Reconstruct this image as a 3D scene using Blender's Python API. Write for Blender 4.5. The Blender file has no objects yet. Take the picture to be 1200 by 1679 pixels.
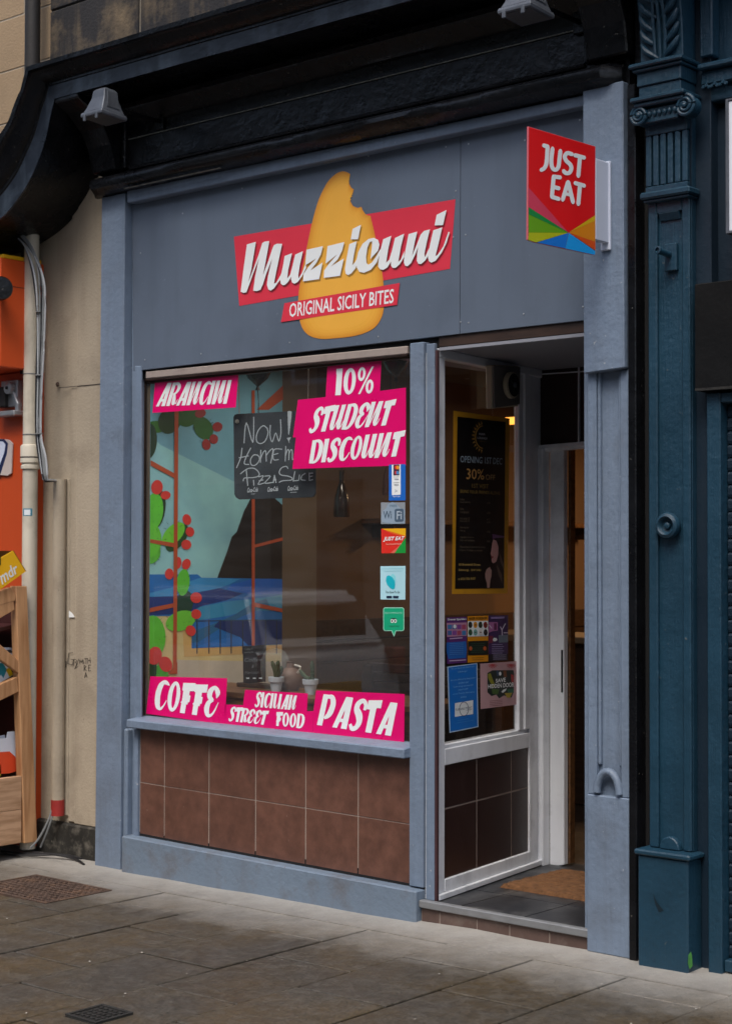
import bpy, bmesh, math, random
from mathutils import Vector, noise
random.seed(7)
R = math.radians
S = bpy.context.scene
COL = S.collection

# ------------------------------------------------------------------ camera
CAM = Vector((4.5558, -5.6173, 1.6))
CR = Vector((0.75569607, 0.65491926, 0.00205044))
CU = Vector((0.01491965, -0.02034526, 0.99968169))
CF = Vector((-0.65475251, 0.75542493, 0.025146))
cd = bpy.data.cameras.new('camera'); cam = bpy.data.objects.new('camera', cd); COL.objects.link(cam)
from mathutils import Matrix
M = Matrix.Identity(4)
for i in range(3):
    M[i][0] = CR[i]; M[i][1] = CU[i]; M[i][2] = -CF[i]; M[i][3] = CAM[i]
cam.matrix_world = M
cd.sensor_fit = 'VERTICAL'; cd.sensor_height = 36.0; cd.lens = 2716.36 / 1679 * 36
cd.clip_start = 0.1; cd.clip_end = 500
cd.dof.use_dof = True; cd.dof.focus_distance = 7.1; cd.dof.aperture_fstop = 4.0
S.camera = cam

# ------------------------------------------------------------------ light
world = bpy.data.worlds.new('World'); S.world = world; world.use_nodes = True
wn = world.node_tree; bg = wn.nodes['Background']
sky = wn.nodes.new('ShaderNodeTexSky'); sky.sky_type = 'NISHITA'; sky.sun_disc = False
SUN_EL, SUN_ROT = 58, 160          # overcast brightness high over the street, a little to the right
sky.sun_elevation = R(SUN_EL); sky.sun_rotation = R(SUN_ROT)
sky.air_density = 1.0; sky.dust_density = 4.0; sky.ozone_density = 1.0
wn.links.new(sky.outputs[0], bg.inputs[0]); bg.inputs[1].default_value = 0.125
sd = bpy.data.lights.new('sun', 'SUN'); sun = bpy.data.objects.new('sun', sd); COL.objects.link(sun)
sd.energy = 1.3; sd.angle = R(28); sd.color = (1.0, 0.975, 0.94)
# direction to the sun: rotation 0 = +Y, clockwise
az = R(SUN_ROT); dsun = Vector((math.sin(az) * math.cos(R(SUN_EL)), math.cos(az) * math.cos(R(SUN_EL)), math.sin(R(SUN_EL))))
sun.rotation_euler = dsun.to_track_quat('Z', 'Y').to_euler()
S.view_settings.view_transform = 'Standard'; S.view_settings.look = 'None'
S.view_settings.gamma = 1.0; S.view_settings.use_curve_mapping = False
S.view_settings.exposure = 0.6
S.render.engine = 'CYCLES'
S.cycles.max_bounces = 8; S.cycles.transparent_max_bounces = 12
S.cycles.sample_clamp_indirect = 4.0

# ------------------------------------------------------------------ measuring
# Positions were read off the photograph: a point of a 1200 x 1679 px frame
# is carried onto the real plane (wall, pane, panel) the thing stands in.
def ray(px, py):
    return (px - 600) * CR - (py - 839.5) * CU + 2716.36 * CF
class Plane:
    """vertical plane through (x, y) running along u; w() = point on it, off = metres toward the street side"""
    def __init__(s, x, y, ux, uy):
        l = math.hypot(ux, uy); s.p = Vector((x, y, 0)); s.u = Vector((ux / l, uy / l, 0)); s.n = Vector((s.u.y, -s.u.x, 0))
        if (CAM - s.p).dot(s.n) < 0: s.n = -s.n
    def w(s, px, py, off=0.0):
        d = ray(px, py); t = (s.p - CAM).dot(s.n) / d.dot(s.n)
        return CAM + d * t + s.n * off
def FP(y): return Plane(0, y, 1, 0)
def XP(x): return Plane(x, 0, 0, 1)
def WZ(px, py, z):
    d = ray(px, py); return CAM + d * ((z - CAM.z) / d.z)
def W(px, py, y=0.0): return FP(y).w(px, py)

# ------------------------------------------------------------------ colour and materials
def lin(h, k=1.0):
    h = h.lstrip('#'); o = []
    for i in (0, 2, 4):
        c = int(h[i:i + 2], 16) / 255
        c = c / 12.92 if c <= 0.04045 else ((c + 0.055) / 1.055) ** 2.4
        o.append(min(0.9, c * k))
    return tuple(o) + (1,)
MATS = {}
def mk(name, h, k=1.0, rough=0.5, var=0.12, vs=2.5, bump=0.15, bs=70, dirt=None, da=0.4, ds=4.0, streak=0.0,
       chip=None, ca=0.3, metal=0.0, spec=0.5, coat=0.0, grain=None, emit=None, es=1.0, rnd=0.0, brush=0.0, bd=.004):
    if name in MATS: return MATS[name]
    m = bpy.data.materials.new(name); m.use_nodes = True; MATS[name] = m
    nt = m.node_tree; N = nt.nodes; L = nt.links; b = N['Principled BSDF']
    b.inputs['Roughness'].default_value = rough; b.inputs['Metallic'].default_value = metal
    b.inputs['Specular IOR Level'].default_value = spec; b.inputs['Coat Weight'].default_value = coat
    b.inputs['Coat Roughness'].default_value = 0.15
    c = lin(h, k)
    geo = N.new('ShaderNodeNewGeometry'); src = geo.outputs['Position']
    def noi(scale, detail=5, vec=None, sc=None, rough=0.55):
        n = N.new('ShaderNodeTexNoise'); n.inputs['Scale'].default_value = scale; n.inputs['Detail'].default_value = detail
        n.inputs['Roughness'].default_value = rough
        if sc:
            mp = N.new('ShaderNodeMapping'); mp.inputs['Scale'].default_value = sc; L.new(src, mp.inputs['Vector']); L.new(mp.outputs[0], n.inputs['Vector'])
        else: L.new(src, n.inputs['Vector'])
        return n.outputs['Fac']
    def ramp(f, a, bb):
        r = N.new('ShaderNodeMapRange'); r.inputs['From Min'].default_value = a; r.inputs['From Max'].default_value = bb
        L.new(f, r.inputs['Value']); return r.outputs[0]
    def mix(f, a, bb):
        x = N.new('ShaderNodeMix'); x.data_type = 'RGBA'; L.new(f, x.inputs[0]) if not isinstance(f, float) else setattr(x.inputs[0], 'default_value', f)
        for s_, v in ((6, a), (7, bb)):
            if isinstance(v, tuple): x.inputs[s_].default_value = v
            else: L.new(v, x.inputs[s_])
        return x.outputs[2]
    def mul(f, v):
        x = N.new('ShaderNodeMath'); x.operation = 'MULTIPLY'; L.new(f, x.inputs[0]); x.inputs[1].default_value = v; return x.outputs[0]
    cur = c
    if var > 0:
        lo = tuple(v * (1 - var) for v in c[:3]) + (1,); hi = tuple(min(.92, v * (1 + var)) for v in c[:3]) + (1,)
        cur = mix(ramp(noi(vs, 6), .3, .7), lo, hi)
    if grain:                                   # (colour, scale vector, amount): wood grain, brushed marks
        cur = mix(mul(ramp(noi(1.0, 6, sc=grain[1]), .42, .62), grain[2]), cur, lin(grain[0]))
    if rnd:
        oi = N.new('ShaderNodeObjectInfo'); cur = mix(mul(oi.outputs['Random'], rnd), cur, tuple(v * .45 for v in c[:3]) + (1,))
    if dirt:
        f = ramp(noi(ds, 8, rough=.65), .5, .72); cur = mix(mul(f, da), cur, lin(dirt))
        if streak: cur = mix(mul(ramp(noi(1.0, 5, sc=(9, 9, .9)), .5, .75), streak), cur, lin(dirt))
    if chip:
        cur = mix(mul(ramp(noi(45, 2), .73, .76), ca), cur, lin(chip))
    if isinstance(cur, tuple): b.inputs['Base Color'].default_value = cur
    else: L.new(cur, b.inputs['Base Color'])
    if bump > 0:
        bp = N.new('ShaderNodeBump'); bp.inputs['Strength'].default_value = bump; bp.inputs['Distance'].default_value = bd
        hh = noi(bs, 4)
        if brush:
            ma = N.new('ShaderNodeMath'); ma.operation = 'MULTIPLY_ADD'; L.new(noi(1.0, 4, sc=(140, 140, 6)), ma.inputs[0]); ma.inputs[1].default_value = brush; L.new(hh, ma.inputs[2]); hh = ma.outputs[0]
            mb_ = N.new('ShaderNodeMath'); mb_.operation = 'MULTIPLY_ADD'; L.new(noi(9, 3), mb_.inputs[0]); mb_.inputs[1].default_value = 1.6; L.new(hh, mb_.inputs[2]); hh = mb_.outputs[0]
        L.new(hh, bp.inputs['Height']); L.new(bp.outputs[0], b.inputs['Normal'])
        rr = N.new('ShaderNodeMapRange'); rr.inputs['To Min'].default_value = max(.05, rough - .12); rr.inputs['To Max'].default_value = min(1, rough + .15)
        L.new(noi(6, 5), rr.inputs['Value']); L.new(rr.outputs[0], b.inputs['Roughness'])
    if emit:
        b.inputs['Emission Color'].default_value = lin(emit); b.inputs['Emission Strength'].default_value = es
    return m
def vinyl(name, h, k=1.0, rough=.45): return mk(name, h, k, rough, var=.03, vs=6, bump=.03, bs=40)

K = 1.15
m_frame = mk('slate_grey_paint', '#6c7b8e', K, .5, .08, 3, .7, 38, dirt='#4c4a46', da=.3, ds=3.5, streak=.15, chip='#b9bcc0', ca=.6, grain=('#5f6975', (50, 50, 3), .15), brush=.8)
m_plinth = mk('scuffed_grey_paint', '#677686', K, .55, .08, 3, .5, 40, dirt='#5a4c40', da=.55, ds=6, streak=.2, chip='#5a4638', ca=.8, brush=.5, bd=.006)
m_board = mk('fascia_board_grey', '#5a6574', K, .40, .07, 1.1, .12, 12, dirt='#3f4853', da=.35, ds=1.6, streak=.18, chip='#8b95a0', ca=.3)
m_white = mk('white_frame_paint', '#dcdfe6', K, .4, .05, 3, .2, 50, dirt='#5e5a5c', da=.3, ds=5, streak=.15)
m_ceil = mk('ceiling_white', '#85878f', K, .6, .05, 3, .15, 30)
m_black = mk('gloss_black_paint', '#0d0e11', 1.0, .26, .25, 4, .5, 30, dirt='#24262a', da=.3, ds=6, streak=.2, chip='#7c7a74', ca=.5, spec=.32, brush=.3, bd=.006)
m_blackband = mk('black_paint_sky_tint', '#171d27', 1.0, .30, .3, 6, .4, 30, dirt='#4a5663', da=.4, ds=9, streak=.6, spec=.6)  # sky reflection on the cornice band put into its bluish colour, with worn streaks
m_chipline = mk('chipped_paint_line', '#7f8078', 1.0, .6, .4, 30, .3, 60)
m_teal = mk('teal_paint', '#1b4054', .85, .42, .16, 3, .5, 45, dirt='#12303f', da=.5, ds=3.5, streak=.35, chip='#7e7d74', ca=.35, brush=.9, bd=.006)
m_tealdk = mk('dark_teal', '#12293a', .8, .5, .15, 3, .4, 45, dirt='#0c1c27', da=.4, ds=3)  # darker teal given to the set-back parts and shutter slats
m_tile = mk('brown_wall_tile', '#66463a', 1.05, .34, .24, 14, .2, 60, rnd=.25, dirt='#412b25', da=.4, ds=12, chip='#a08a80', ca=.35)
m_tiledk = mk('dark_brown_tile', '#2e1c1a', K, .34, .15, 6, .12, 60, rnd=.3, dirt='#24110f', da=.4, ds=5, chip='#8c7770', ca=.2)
m_grout = mk('grout', '#908379', K, .9, .1, 8, .3, 120)
m_groutdk = mk('dark_grout', '#4a4846', 1, .9, .1, 8, .3, 120)
m_riser = mk('dusty_riser_tile', '#54423b', K, .6, .2, 9, .3, 60, dirt='#7a6f66', da=.6, ds=8)
m_floor = mk('black_floor_tile', '#26282c', 1.0, .38, .25, 6, .2, 60, dirt='#6b6b6a', da=.55, ds=7)
m_alu = mk('aluminium_nosing', '#86888a', 1, .45, .1, 8, .25, 60, dirt='#6c6964', da=.5, ds=9, metal=.3)
m_cream = mk('cream_masonry_paint', '#a69a87', 1.05, .75, .1, 1.6, .7, 70, dirt='#6d6152', da=.4, ds=3, streak=.3, chip='#5a5046', ca=.5)
m_pipe = mk('cream_pipe_paint', '#ccc5b4', 1.05, .5, .06, 3, .25, 60, dirt='#8a8374', da=.5, ds=4, streak=.35, chip='#5a4c40', ca=.4)
m_pipedk = mk('dark_iron_pipe', '#23201e', 1, .6, .2, 4, .3, 60)
m_stone = mk('sandstone', '#262527', .9, .9, .3, 3.0, .9, 60, dirt='#76664f', da=.95, ds=3.2, streak=.5)
m_stonebr = mk('sandstone_brown', '#6b5338', .9, .9, .2, 3.0, .9, 60, dirt='#28231f', da=.8, ds=2.5)
m_stoneclean = mk('sandstone_clean', '#9a8468', 1, .9, .12, 1.6, .7, 80, dirt='#6f5f4c', da=.4, ds=2)
m_mortar = mk('mortar', '#a39a8b', .9, .95, .1, 8, .4, 120)
m_skirt = mk('tarred_skirting', '#24231f', 1, .7, .3, 8, .8, 40, dirt='#8e887c', da=.5, ds=14, chip='#b0a896', ca=.6)
m_orange = mk('orange_paint', '#d9541f', 1.0, .4, .05, 2, .1, 30)
m_orangedk = mk('orange_shutter', '#bd4613', 1.0, .5, .06, 2, .1, 30)
m_yellow = mk('yellow_card', '#f2b90c', 1.0, .55, .04, 5, .05, 60)
m_wood = mk('pine_wood', '#bd9066', 1.05, .6, .10, 5, .2, 50, grain=('#8f5f38', (30, 30, 3), .6))
m_woodh = mk('pine_board', '#c19c7c', 1.05, .6, .10, 5, .2, 50, grain=('#8f6844', (4, 4, 40), .6))
m_mahog = mk('mahogany_panel', '#3d1410', 1, .5, .15, 4, .1, 40)
m_dkwood = mk('dark_wood', '#3b2a20', 1, .5, .2, 5, .2, 40, grain=('#1d120c', (4, 30, 40), .6))
m_midwood = mk('counter_wood', '#6b4a2c', 1, .5, .2, 5, .2, 40, grain=('#3c2615', (4, 30, 40), .7))
m_mat = mk('coir_mat', '#6d4a2c', 1.0, .95, .3, 40, 1.0, 250, dirt='#4a2e17', da=.6, ds=12)
m_galv = mk('galvanised_metal', '#595e66', 1, .5, .2, 12, .3, 60, dirt='#4b4c50', da=.5, ds=14, metal=.35)
m_lens = mk('dusty_lamp_glass', '#4a4a4a', 1, .35, .2, 10, .1, 30)
m_steel = mk('bare_steel', '#b5b8bb', 1, .35, .1, 10, .1, 30, metal=.7)
m_cableG = mk('grey_cable', '#7c7f80', 1, .5, .1, 10, 0)
m_cableK = mk('black_cable', '#1b1c1f', 1, .5, .1, 10, 0)
m_cableW = mk('pale_cable', '#a9adb0', 1, .5, .1, 10, 0)
m_cableR = mk('red_paint', '#9c2a26', 1, .6, .2, 10, .2)
m_rust = mk('rusted_iron', '#4a3a31', 1.1, .8, .3, 12, .8, 90, dirt='#7a5c44', da=.6, ds=9)
m_iron = mk('dark_iron', '#23221f', 1, .7, .3, 12, .6, 90)
m_brownply = mk('dark_brown_ply', '#2d1c18', .9, .6, .1, 5, .1, 40)
m_brownstrip = mk('brown_primer', '#43292c', 1, .6, .2, 10, .3, 60)
m_blind = mk('blind_casing_beige', '#a1948c', 1, .5, .1, 6, .1, 30, dirt='#5f534d', da=.5, ds=6)
m_void = mk('dark_recess', '#0d0e10', 1, .9, .2, 10, 0)
V_white = vinyl('white_vinyl', '#eaf1ff', 1.05)
V_pink = vinyl('pink_vinyl', '#e4006c', 1.0, .3)
V_red = vinyl('red_vinyl', '#dd3448', 1.0)
V_chalk = vinyl('white_chalk', '#c9d4da', 1.0, .9)
V_black = vinyl('black_print', '#0a0a0b', 1.0)
def V(h, k=1.0): return vinyl('print_' + h.strip('#'), h, k)

def glass(name, tint=1.0):
    m = bpy.data.materials.new(name); m.use_nodes = True; nt = m.node_tree; N = nt.nodes; L = nt.links
    N.remove(N['Principled BSDF']); out = N['Material Output']
    tr = N.new('ShaderNodeBsdfTransparent'); tr.inputs[0].default_value = (tint, tint, tint * .99, 1)
    gl = N.new('ShaderNodeBsdfGlossy'); gl.inputs['Roughness'].default_value = 0.012
    fr = N.new('ShaderNodeFresnel'); fr.inputs[0].default_value = 1.5
    geo = N.new('ShaderNodeNewGeometry')
    inv = N.new('ShaderNodeMath'); inv.operation = 'SUBTRACT'; inv.inputs[0].default_value = 1; L.new(geo.outputs['Backfacing'], inv.inputs[1])
    mu = N.new('ShaderNodeMath'); mu.operation = 'MULTIPLY'; L.new(fr.outputs[0], mu.inputs[0]); L.new(inv.outputs[0], mu.inputs[1])
    m2 = N.new('ShaderNodeMath'); m2.operation = 'MULTIPLY'; m2.inputs[1].default_value = 1.6; m2.use_clamp = True; L.new(mu.outputs[0], m2.inputs[0])
    mx = N.new('ShaderNodeMixShader'); L.new(m2.outputs[0], mx.inputs[0]); L.new(tr.outputs[0], mx.inputs[1]); L.new(gl.outputs[0], mx.inputs[2])
    # thin film of street dust and wipe marks; its grey also paints in haze
    df = N.new('ShaderNodeBsdfDiffuse'); df.inputs[0].default_value = (.5, .5, .5, 1)
    mp = N.new('ShaderNodeMapping'); mp.inputs['Scale'].default_value = (1.2, 1.2, 5); mp.inputs['Rotation'].default_value = (0, .5, 0)
    nz = N.new('ShaderNodeTexNoise'); nz.inputs['Scale'].default_value = 2.2; nz.inputs['Detail'].default_value = 8; nz.inputs['Roughness'].default_value = .7
    L.new(geo.outputs['Position'], mp.inputs['Vector']); L.new(mp.outputs[0], nz.inputs['Vector'])
    mr = N.new('ShaderNodeMapRange'); mr.inputs[1].default_value = .35; mr.inputs[2].default_value = .75; mr.inputs[3].default_value = .006; mr.inputs[4].default_value = .035; L.new(nz.outputs['Fac'], mr.inputs[0])
    m3 = N.new('ShaderNodeMath'); m3.operation = 'MULTIPLY'; L.new(mr.outputs[0], m3.inputs[0]); L.new(inv.outputs[0], m3.inputs[1])
    mx2 = N.new('ShaderNodeMixShader'); L.new(m3.outputs[0], mx2.inputs[0]); L.new(mx.outputs[0], mx2.inputs[1]); L.new(df.outputs[0], mx2.inputs[2])
    L.new(mx2.outputs[0], out.inputs[0]); return m
m_glass = glass('window_glass', .93)
def film(name, h, a):
    m = bpy.data.materials.new(name); m.use_nodes = True; nt = m.node_tree; N = nt.nodes; L = nt.links
    b = N['Principled BSDF']; b.inputs['Base Color'].default_value = lin(h); b.inputs['Alpha'].default_value = a; b.inputs['Roughness'].default_value = .6
    return m
m_shadow = film('printed_shadow_film', '#240a10', .38)
m_cloche = film('clear_glass_dome', '#b9c4c4', .16)
m_wifi = film('clear_sticker_film', '#b7c4cf', .55)

# ------------------------------------------------------------------ object helpers
WL = {}                                # object name -> world location
def thing(name, label, cat, loc, group=None, kind=None):
    o = bpy.data.objects.new(name, None); COL.objects.link(o); o.location = loc; o.empty_display_size = .1
    WL[o.name] = Vector(loc); tag(o, label, cat, group, kind); return o
def tag(o, label=None, cat=None, group=None, kind=None):
    if label: o['label'] = label
    if cat: o['category'] = cat
    if group: o['group'] = group
    if kind: o['kind'] = kind
    return o
class MB:
    def __init__(s): s.v = []; s.f = []; s.sm = False
    def add(s, vs, fs):
        b = len(s.v); s.v += [tuple(v) for v in vs]; s.f += [tuple(i + b for i in f) for f in fs]; return s
    def box(s, x0, x1, y0, y1, z0, z1):
        v = [(x, y, z) for z in (z0, z1) for y in (y0, y1) for x in (x0, x1)]
        return s.add(v, [(0, 1, 3, 2), (4, 6, 7, 5), (0, 4, 5, 1), (2, 3, 7, 6), (0, 2, 6, 4), (1, 5, 7, 3)])
    def ext(s, pts, d):
        """polygon pts (world) extruded by vector d"""
        n = len(pts); d = Vector(d); v = [Vector(p) for p in pts] + [Vector(p) + d for p in pts]
        return s.add(v, [tuple(range(n)), tuple(range(2 * n - 1, n - 1, -1))] + [(i, n + i, n + (i + 1) % n, (i + 1) % n) for i in range(n)])
    def q(s, plane, pts, f=0.0, b=-.02):
        """px polygon on a plane, front face at offset f, back face at b"""
        return s.ext([plane.w(*p, f) for p in pts], plane.n * (b - f))
    def tube(s, pts, r, seg=10, cap=True, r2=None):
        pts = [Vector(p) for p in pts]; n = len(pts); b = len(s.v); up = Vector((0, 0, 1))
        for i, p in enumerate(pts):
            t = (pts[min(i + 1, n - 1)] - pts[max(i - 1, 0)]).normalized()
            a = t.cross(up); a = a.normalized() if a.length > .05 else Vector((1, 0, 0)); c = t.cross(a).normalized()
            rr = r if r2 is None else r + (r2 - r) * i / (n - 1)
            if isinstance(r, (list, tuple)): rr = r[i]
            for k in range(seg):
                g = 2 * math.pi * k / seg; s.v.append(tuple(p + a * math.cos(g) * rr + c * math.sin(g) * rr))
        for i in range(n - 1):
            for k in range(seg):
                s.f.append((b + i * seg + k, b + i * seg + (k + 1) % seg, b + (i + 1) * seg + (k + 1) % seg, b + (i + 1) * seg + k))
        if cap: s.f.append(tuple(b + k for k in range(seg))); s.f.append(tuple(b + (n - 1) * seg + k for k in reversed(range(seg))))
        return s
    def lathe(s, prof, c, ax=(0, 0, 1), seg=24):
        """prof: (radius, height along ax)"""
        c = Vector(c); ax = Vector(ax).normalized(); a = ax.orthogonal().normalized(); e = ax.cross(a); b = len(s.v); n = len(prof)
        for r_, h in prof:
            for k in range(seg):
                g = 2 * math.pi * k / seg; s.v.append(tuple(c + ax * h + (a * math.cos(g) + e * math.sin(g)) * r_))
        for i in range(n - 1):
            for k in range(seg):
                s.f.append((b + i * seg + k, b + i * seg + (k + 1) % seg, b + (i + 1) * seg + (k + 1) % seg, b + (i + 1) * seg + k))
        s.f.append(tuple(b + k for k in range(seg))); s.f.append(tuple(b + (n - 1) * seg + k for k in reversed(range(seg))))
        return s
    def build(s, name, mat, parent=None, bevel=0.0, smooth=False, seg=1):
        bm = bmesh.new(); vs = [bm.verts.new(v) for v in s.v]
        for f in s.f:
            try: bm.faces.new([vs[i] for i in f])
            except ValueError: pass
        bmesh.ops.recalc_face_normals(bm, faces=bm.faces)
        if bevel > 0:
            bmesh.ops.bevel(bm, geom=[e for e in bm.edges if e.is_manifold and e.calc_face_angle(0) > .5], offset=bevel, segments=seg, affect='EDGES', clamp_overlap=True)
        xs = [v.co.x for v in bm.verts]; ys = [v.co.y for v in bm.verts]; zs = [v.co.z for v in bm.verts]
        c = Vector(((min(xs) + max(xs)) / 2, (min(ys) + max(ys)) / 2, min(zs)))
        for v in bm.verts: v.co -= c
        me = bpy.data.meshes.new(name); bm.to_mesh(me); bm.free()
        if smooth:
            for p in me.polygons: p.use_smooth = True
            try: me.set_sharp_from_angle(angle=R(40))
            except Exception: pass
        return link(name, me, mat, c, parent)
def link(name, me, mat, c, parent=None):
    if mat: me.materials.append(mat)
    o = bpy.data.objects.new(name, me); COL.objects.link(o); WL[o.name] = Vector(c)
    if parent: o.parent = parent; o.location = Vector(c) - WL[parent.name]
    else: o.location = c
    return o
def Q(name, plane, pts, mat, parent, f=0.0, b=-.02, bevel=0.0): return MB().q(plane, pts, f, b).build(name, mat, parent, bevel)
def B(name, x0, x1, y0, y1, z0, z1, mat, parent=None, bevel=0.003): return MB().box(x0, x1, y0, y1, z0, z1).build(name, mat, parent, bevel)

def fill2d(polys):
    """filled 2D mesh from outlines (holes allowed): verts, faces"""
    cu = bpy.data.curves.new('tmp', 'CURVE'); cu.dimensions = '2D'; cu.fill_mode = 'BOTH'
    for p in polys:
        sp = cu.splines.new('POLY'); sp.points.add(len(p) - 1); sp.use_cyclic_u = True
        for i, (x, y) in enumerate(p): sp.points[i].co = (x, y, 0, 1)
    o = bpy.data.objects.new('tmp', cu); me = bpy.data.meshes.new_from_object(o)
    v = [(a.co.x, a.co.y) for a in me.vertices]; f = [tuple(p.vertices) for p in me.polygons]
    bpy.data.objects.remove(o); bpy.data.curves.remove(cu); bpy.data.meshes.remove(me); return v, f
def PR(name, plane, polys, mat, parent, off=.0006, dx=0, dy=0):
    """flat print: px polygons laid on a plane. polys = list of letters, each a list of outlines"""
    mb = MB()
    for i, ol in enumerate(polys):
        v, f = fill2d(ol)
        mb.add([plane.w(x + dx, y + dy, off + (i % 9) * .00006) for x, y in v], f)
    return mb.build(name, mat, parent)
def R4(x0, y0, x1, y1): return [(x0, y0), (x1, y0), (x1, y1), (x0, y1)]
_tc = {}
def text2d(s, bold=0.0, shear=0.0, sp=1.0):
    key = (s, bold, shear, sp)
    if key in _tc: return _tc[key]
    cu = bpy.data.curves.new('t', 'FONT'); cu.body = s; cu.offset = bold; cu.shear = shear; cu.space_character = sp; cu.resolution_u = 2
    o = bpy.data.objects.new('t', cu); me = bpy.data.meshes.new_from_object(o)
    v = [(a.co.x, a.co.y) for a in me.vertices]; f = [tuple(p.vertices) for p in me.polygons]
    bpy.data.objects.remove(o); bpy.data.curves.remove(cu); bpy.data.meshes.remove(me)
    _tc[key] = (v, f); return v, f
def bil(c, a, b):                       # c = TL, TR, BR, BL ; a right, b up
    return (c[3] * (1 - a) + c[2] * a) * (1 - b) + (c[0] * (1 - a) + c[1] * a) * b
def TX(name, plane, s, quad, mat, parent, off=.0012, bold=0.0, shear=0.0, sp=1.0):
    v, f = text2d(s, bold, shear, sp)
    if not v: return
    xs = [p[0] for p in v]; ys = [p[1] for p in v]; x0, x1, y0, y1 = min(xs), max(xs), min(ys), max(ys)
    c = [plane.w(*p, off) for p in quad]
    return MB().add([bil(c, (x - x0) / (x1 - x0), (y - y0) / (y1 - y0)) for x, y in v], f).build(name, mat, parent)
def T4(x0, y0, x1, y1, d=0): return [(x0, y0), (x1, y0 + d), (x1, y1 + d), (x0, y1)]

# ------------------------------------------------------------------ brush lettering
def cat(p, n=6):
    if len(p) < 3: return p
    o = []; P = [p[0]] + p + [p[-1]]
    for i in range(1, len(P) - 2):
        for k in range(n):
            t = k / n
            o.append(tuple(.5 * (2 * b + (c - a) * t + (2 * a - 5 * b + 4 * c - d) * t * t + (-a + 3 * b - 3 * c + d) * t ** 3) for a, b, c, d in zip(P[i - 1], P[i], P[i + 1], P[i + 2])))
    o.append(p[-1]); return o
def sh(*p):   # stroke with a horizontal nib: (x, y, width)
    c = cat(list(p)); return [(x - w / 2, y) for x, y, w in c] + [(x + w / 2, y) for x, y, w in reversed(c)]
def sn(*p):   # stroke with width across its own direction
    c = cat(list(p)); l = []; r = []
    for i, (x, y, w) in enumerate(c):
        a = c[max(0, i - 1)]; b = c[min(len(c) - 1, i + 1)]; dx, dy = b[0] - a[0], b[1] - a[1]; q = math.hypot(dx, dy) or 1
        nx, ny = -dy / q * w / 2, dx / q * w / 2; l.append((x + nx, y + ny)); r.append((x - nx, y - ny))
    return l + r[::-1]
def loop(cx, cy, rx, ry, n=20): return [(cx + rx * math.cos(2 * math.pi * i / n), cy + ry * math.sin(2 * math.pi * i / n)) for i in range(n)]
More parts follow.
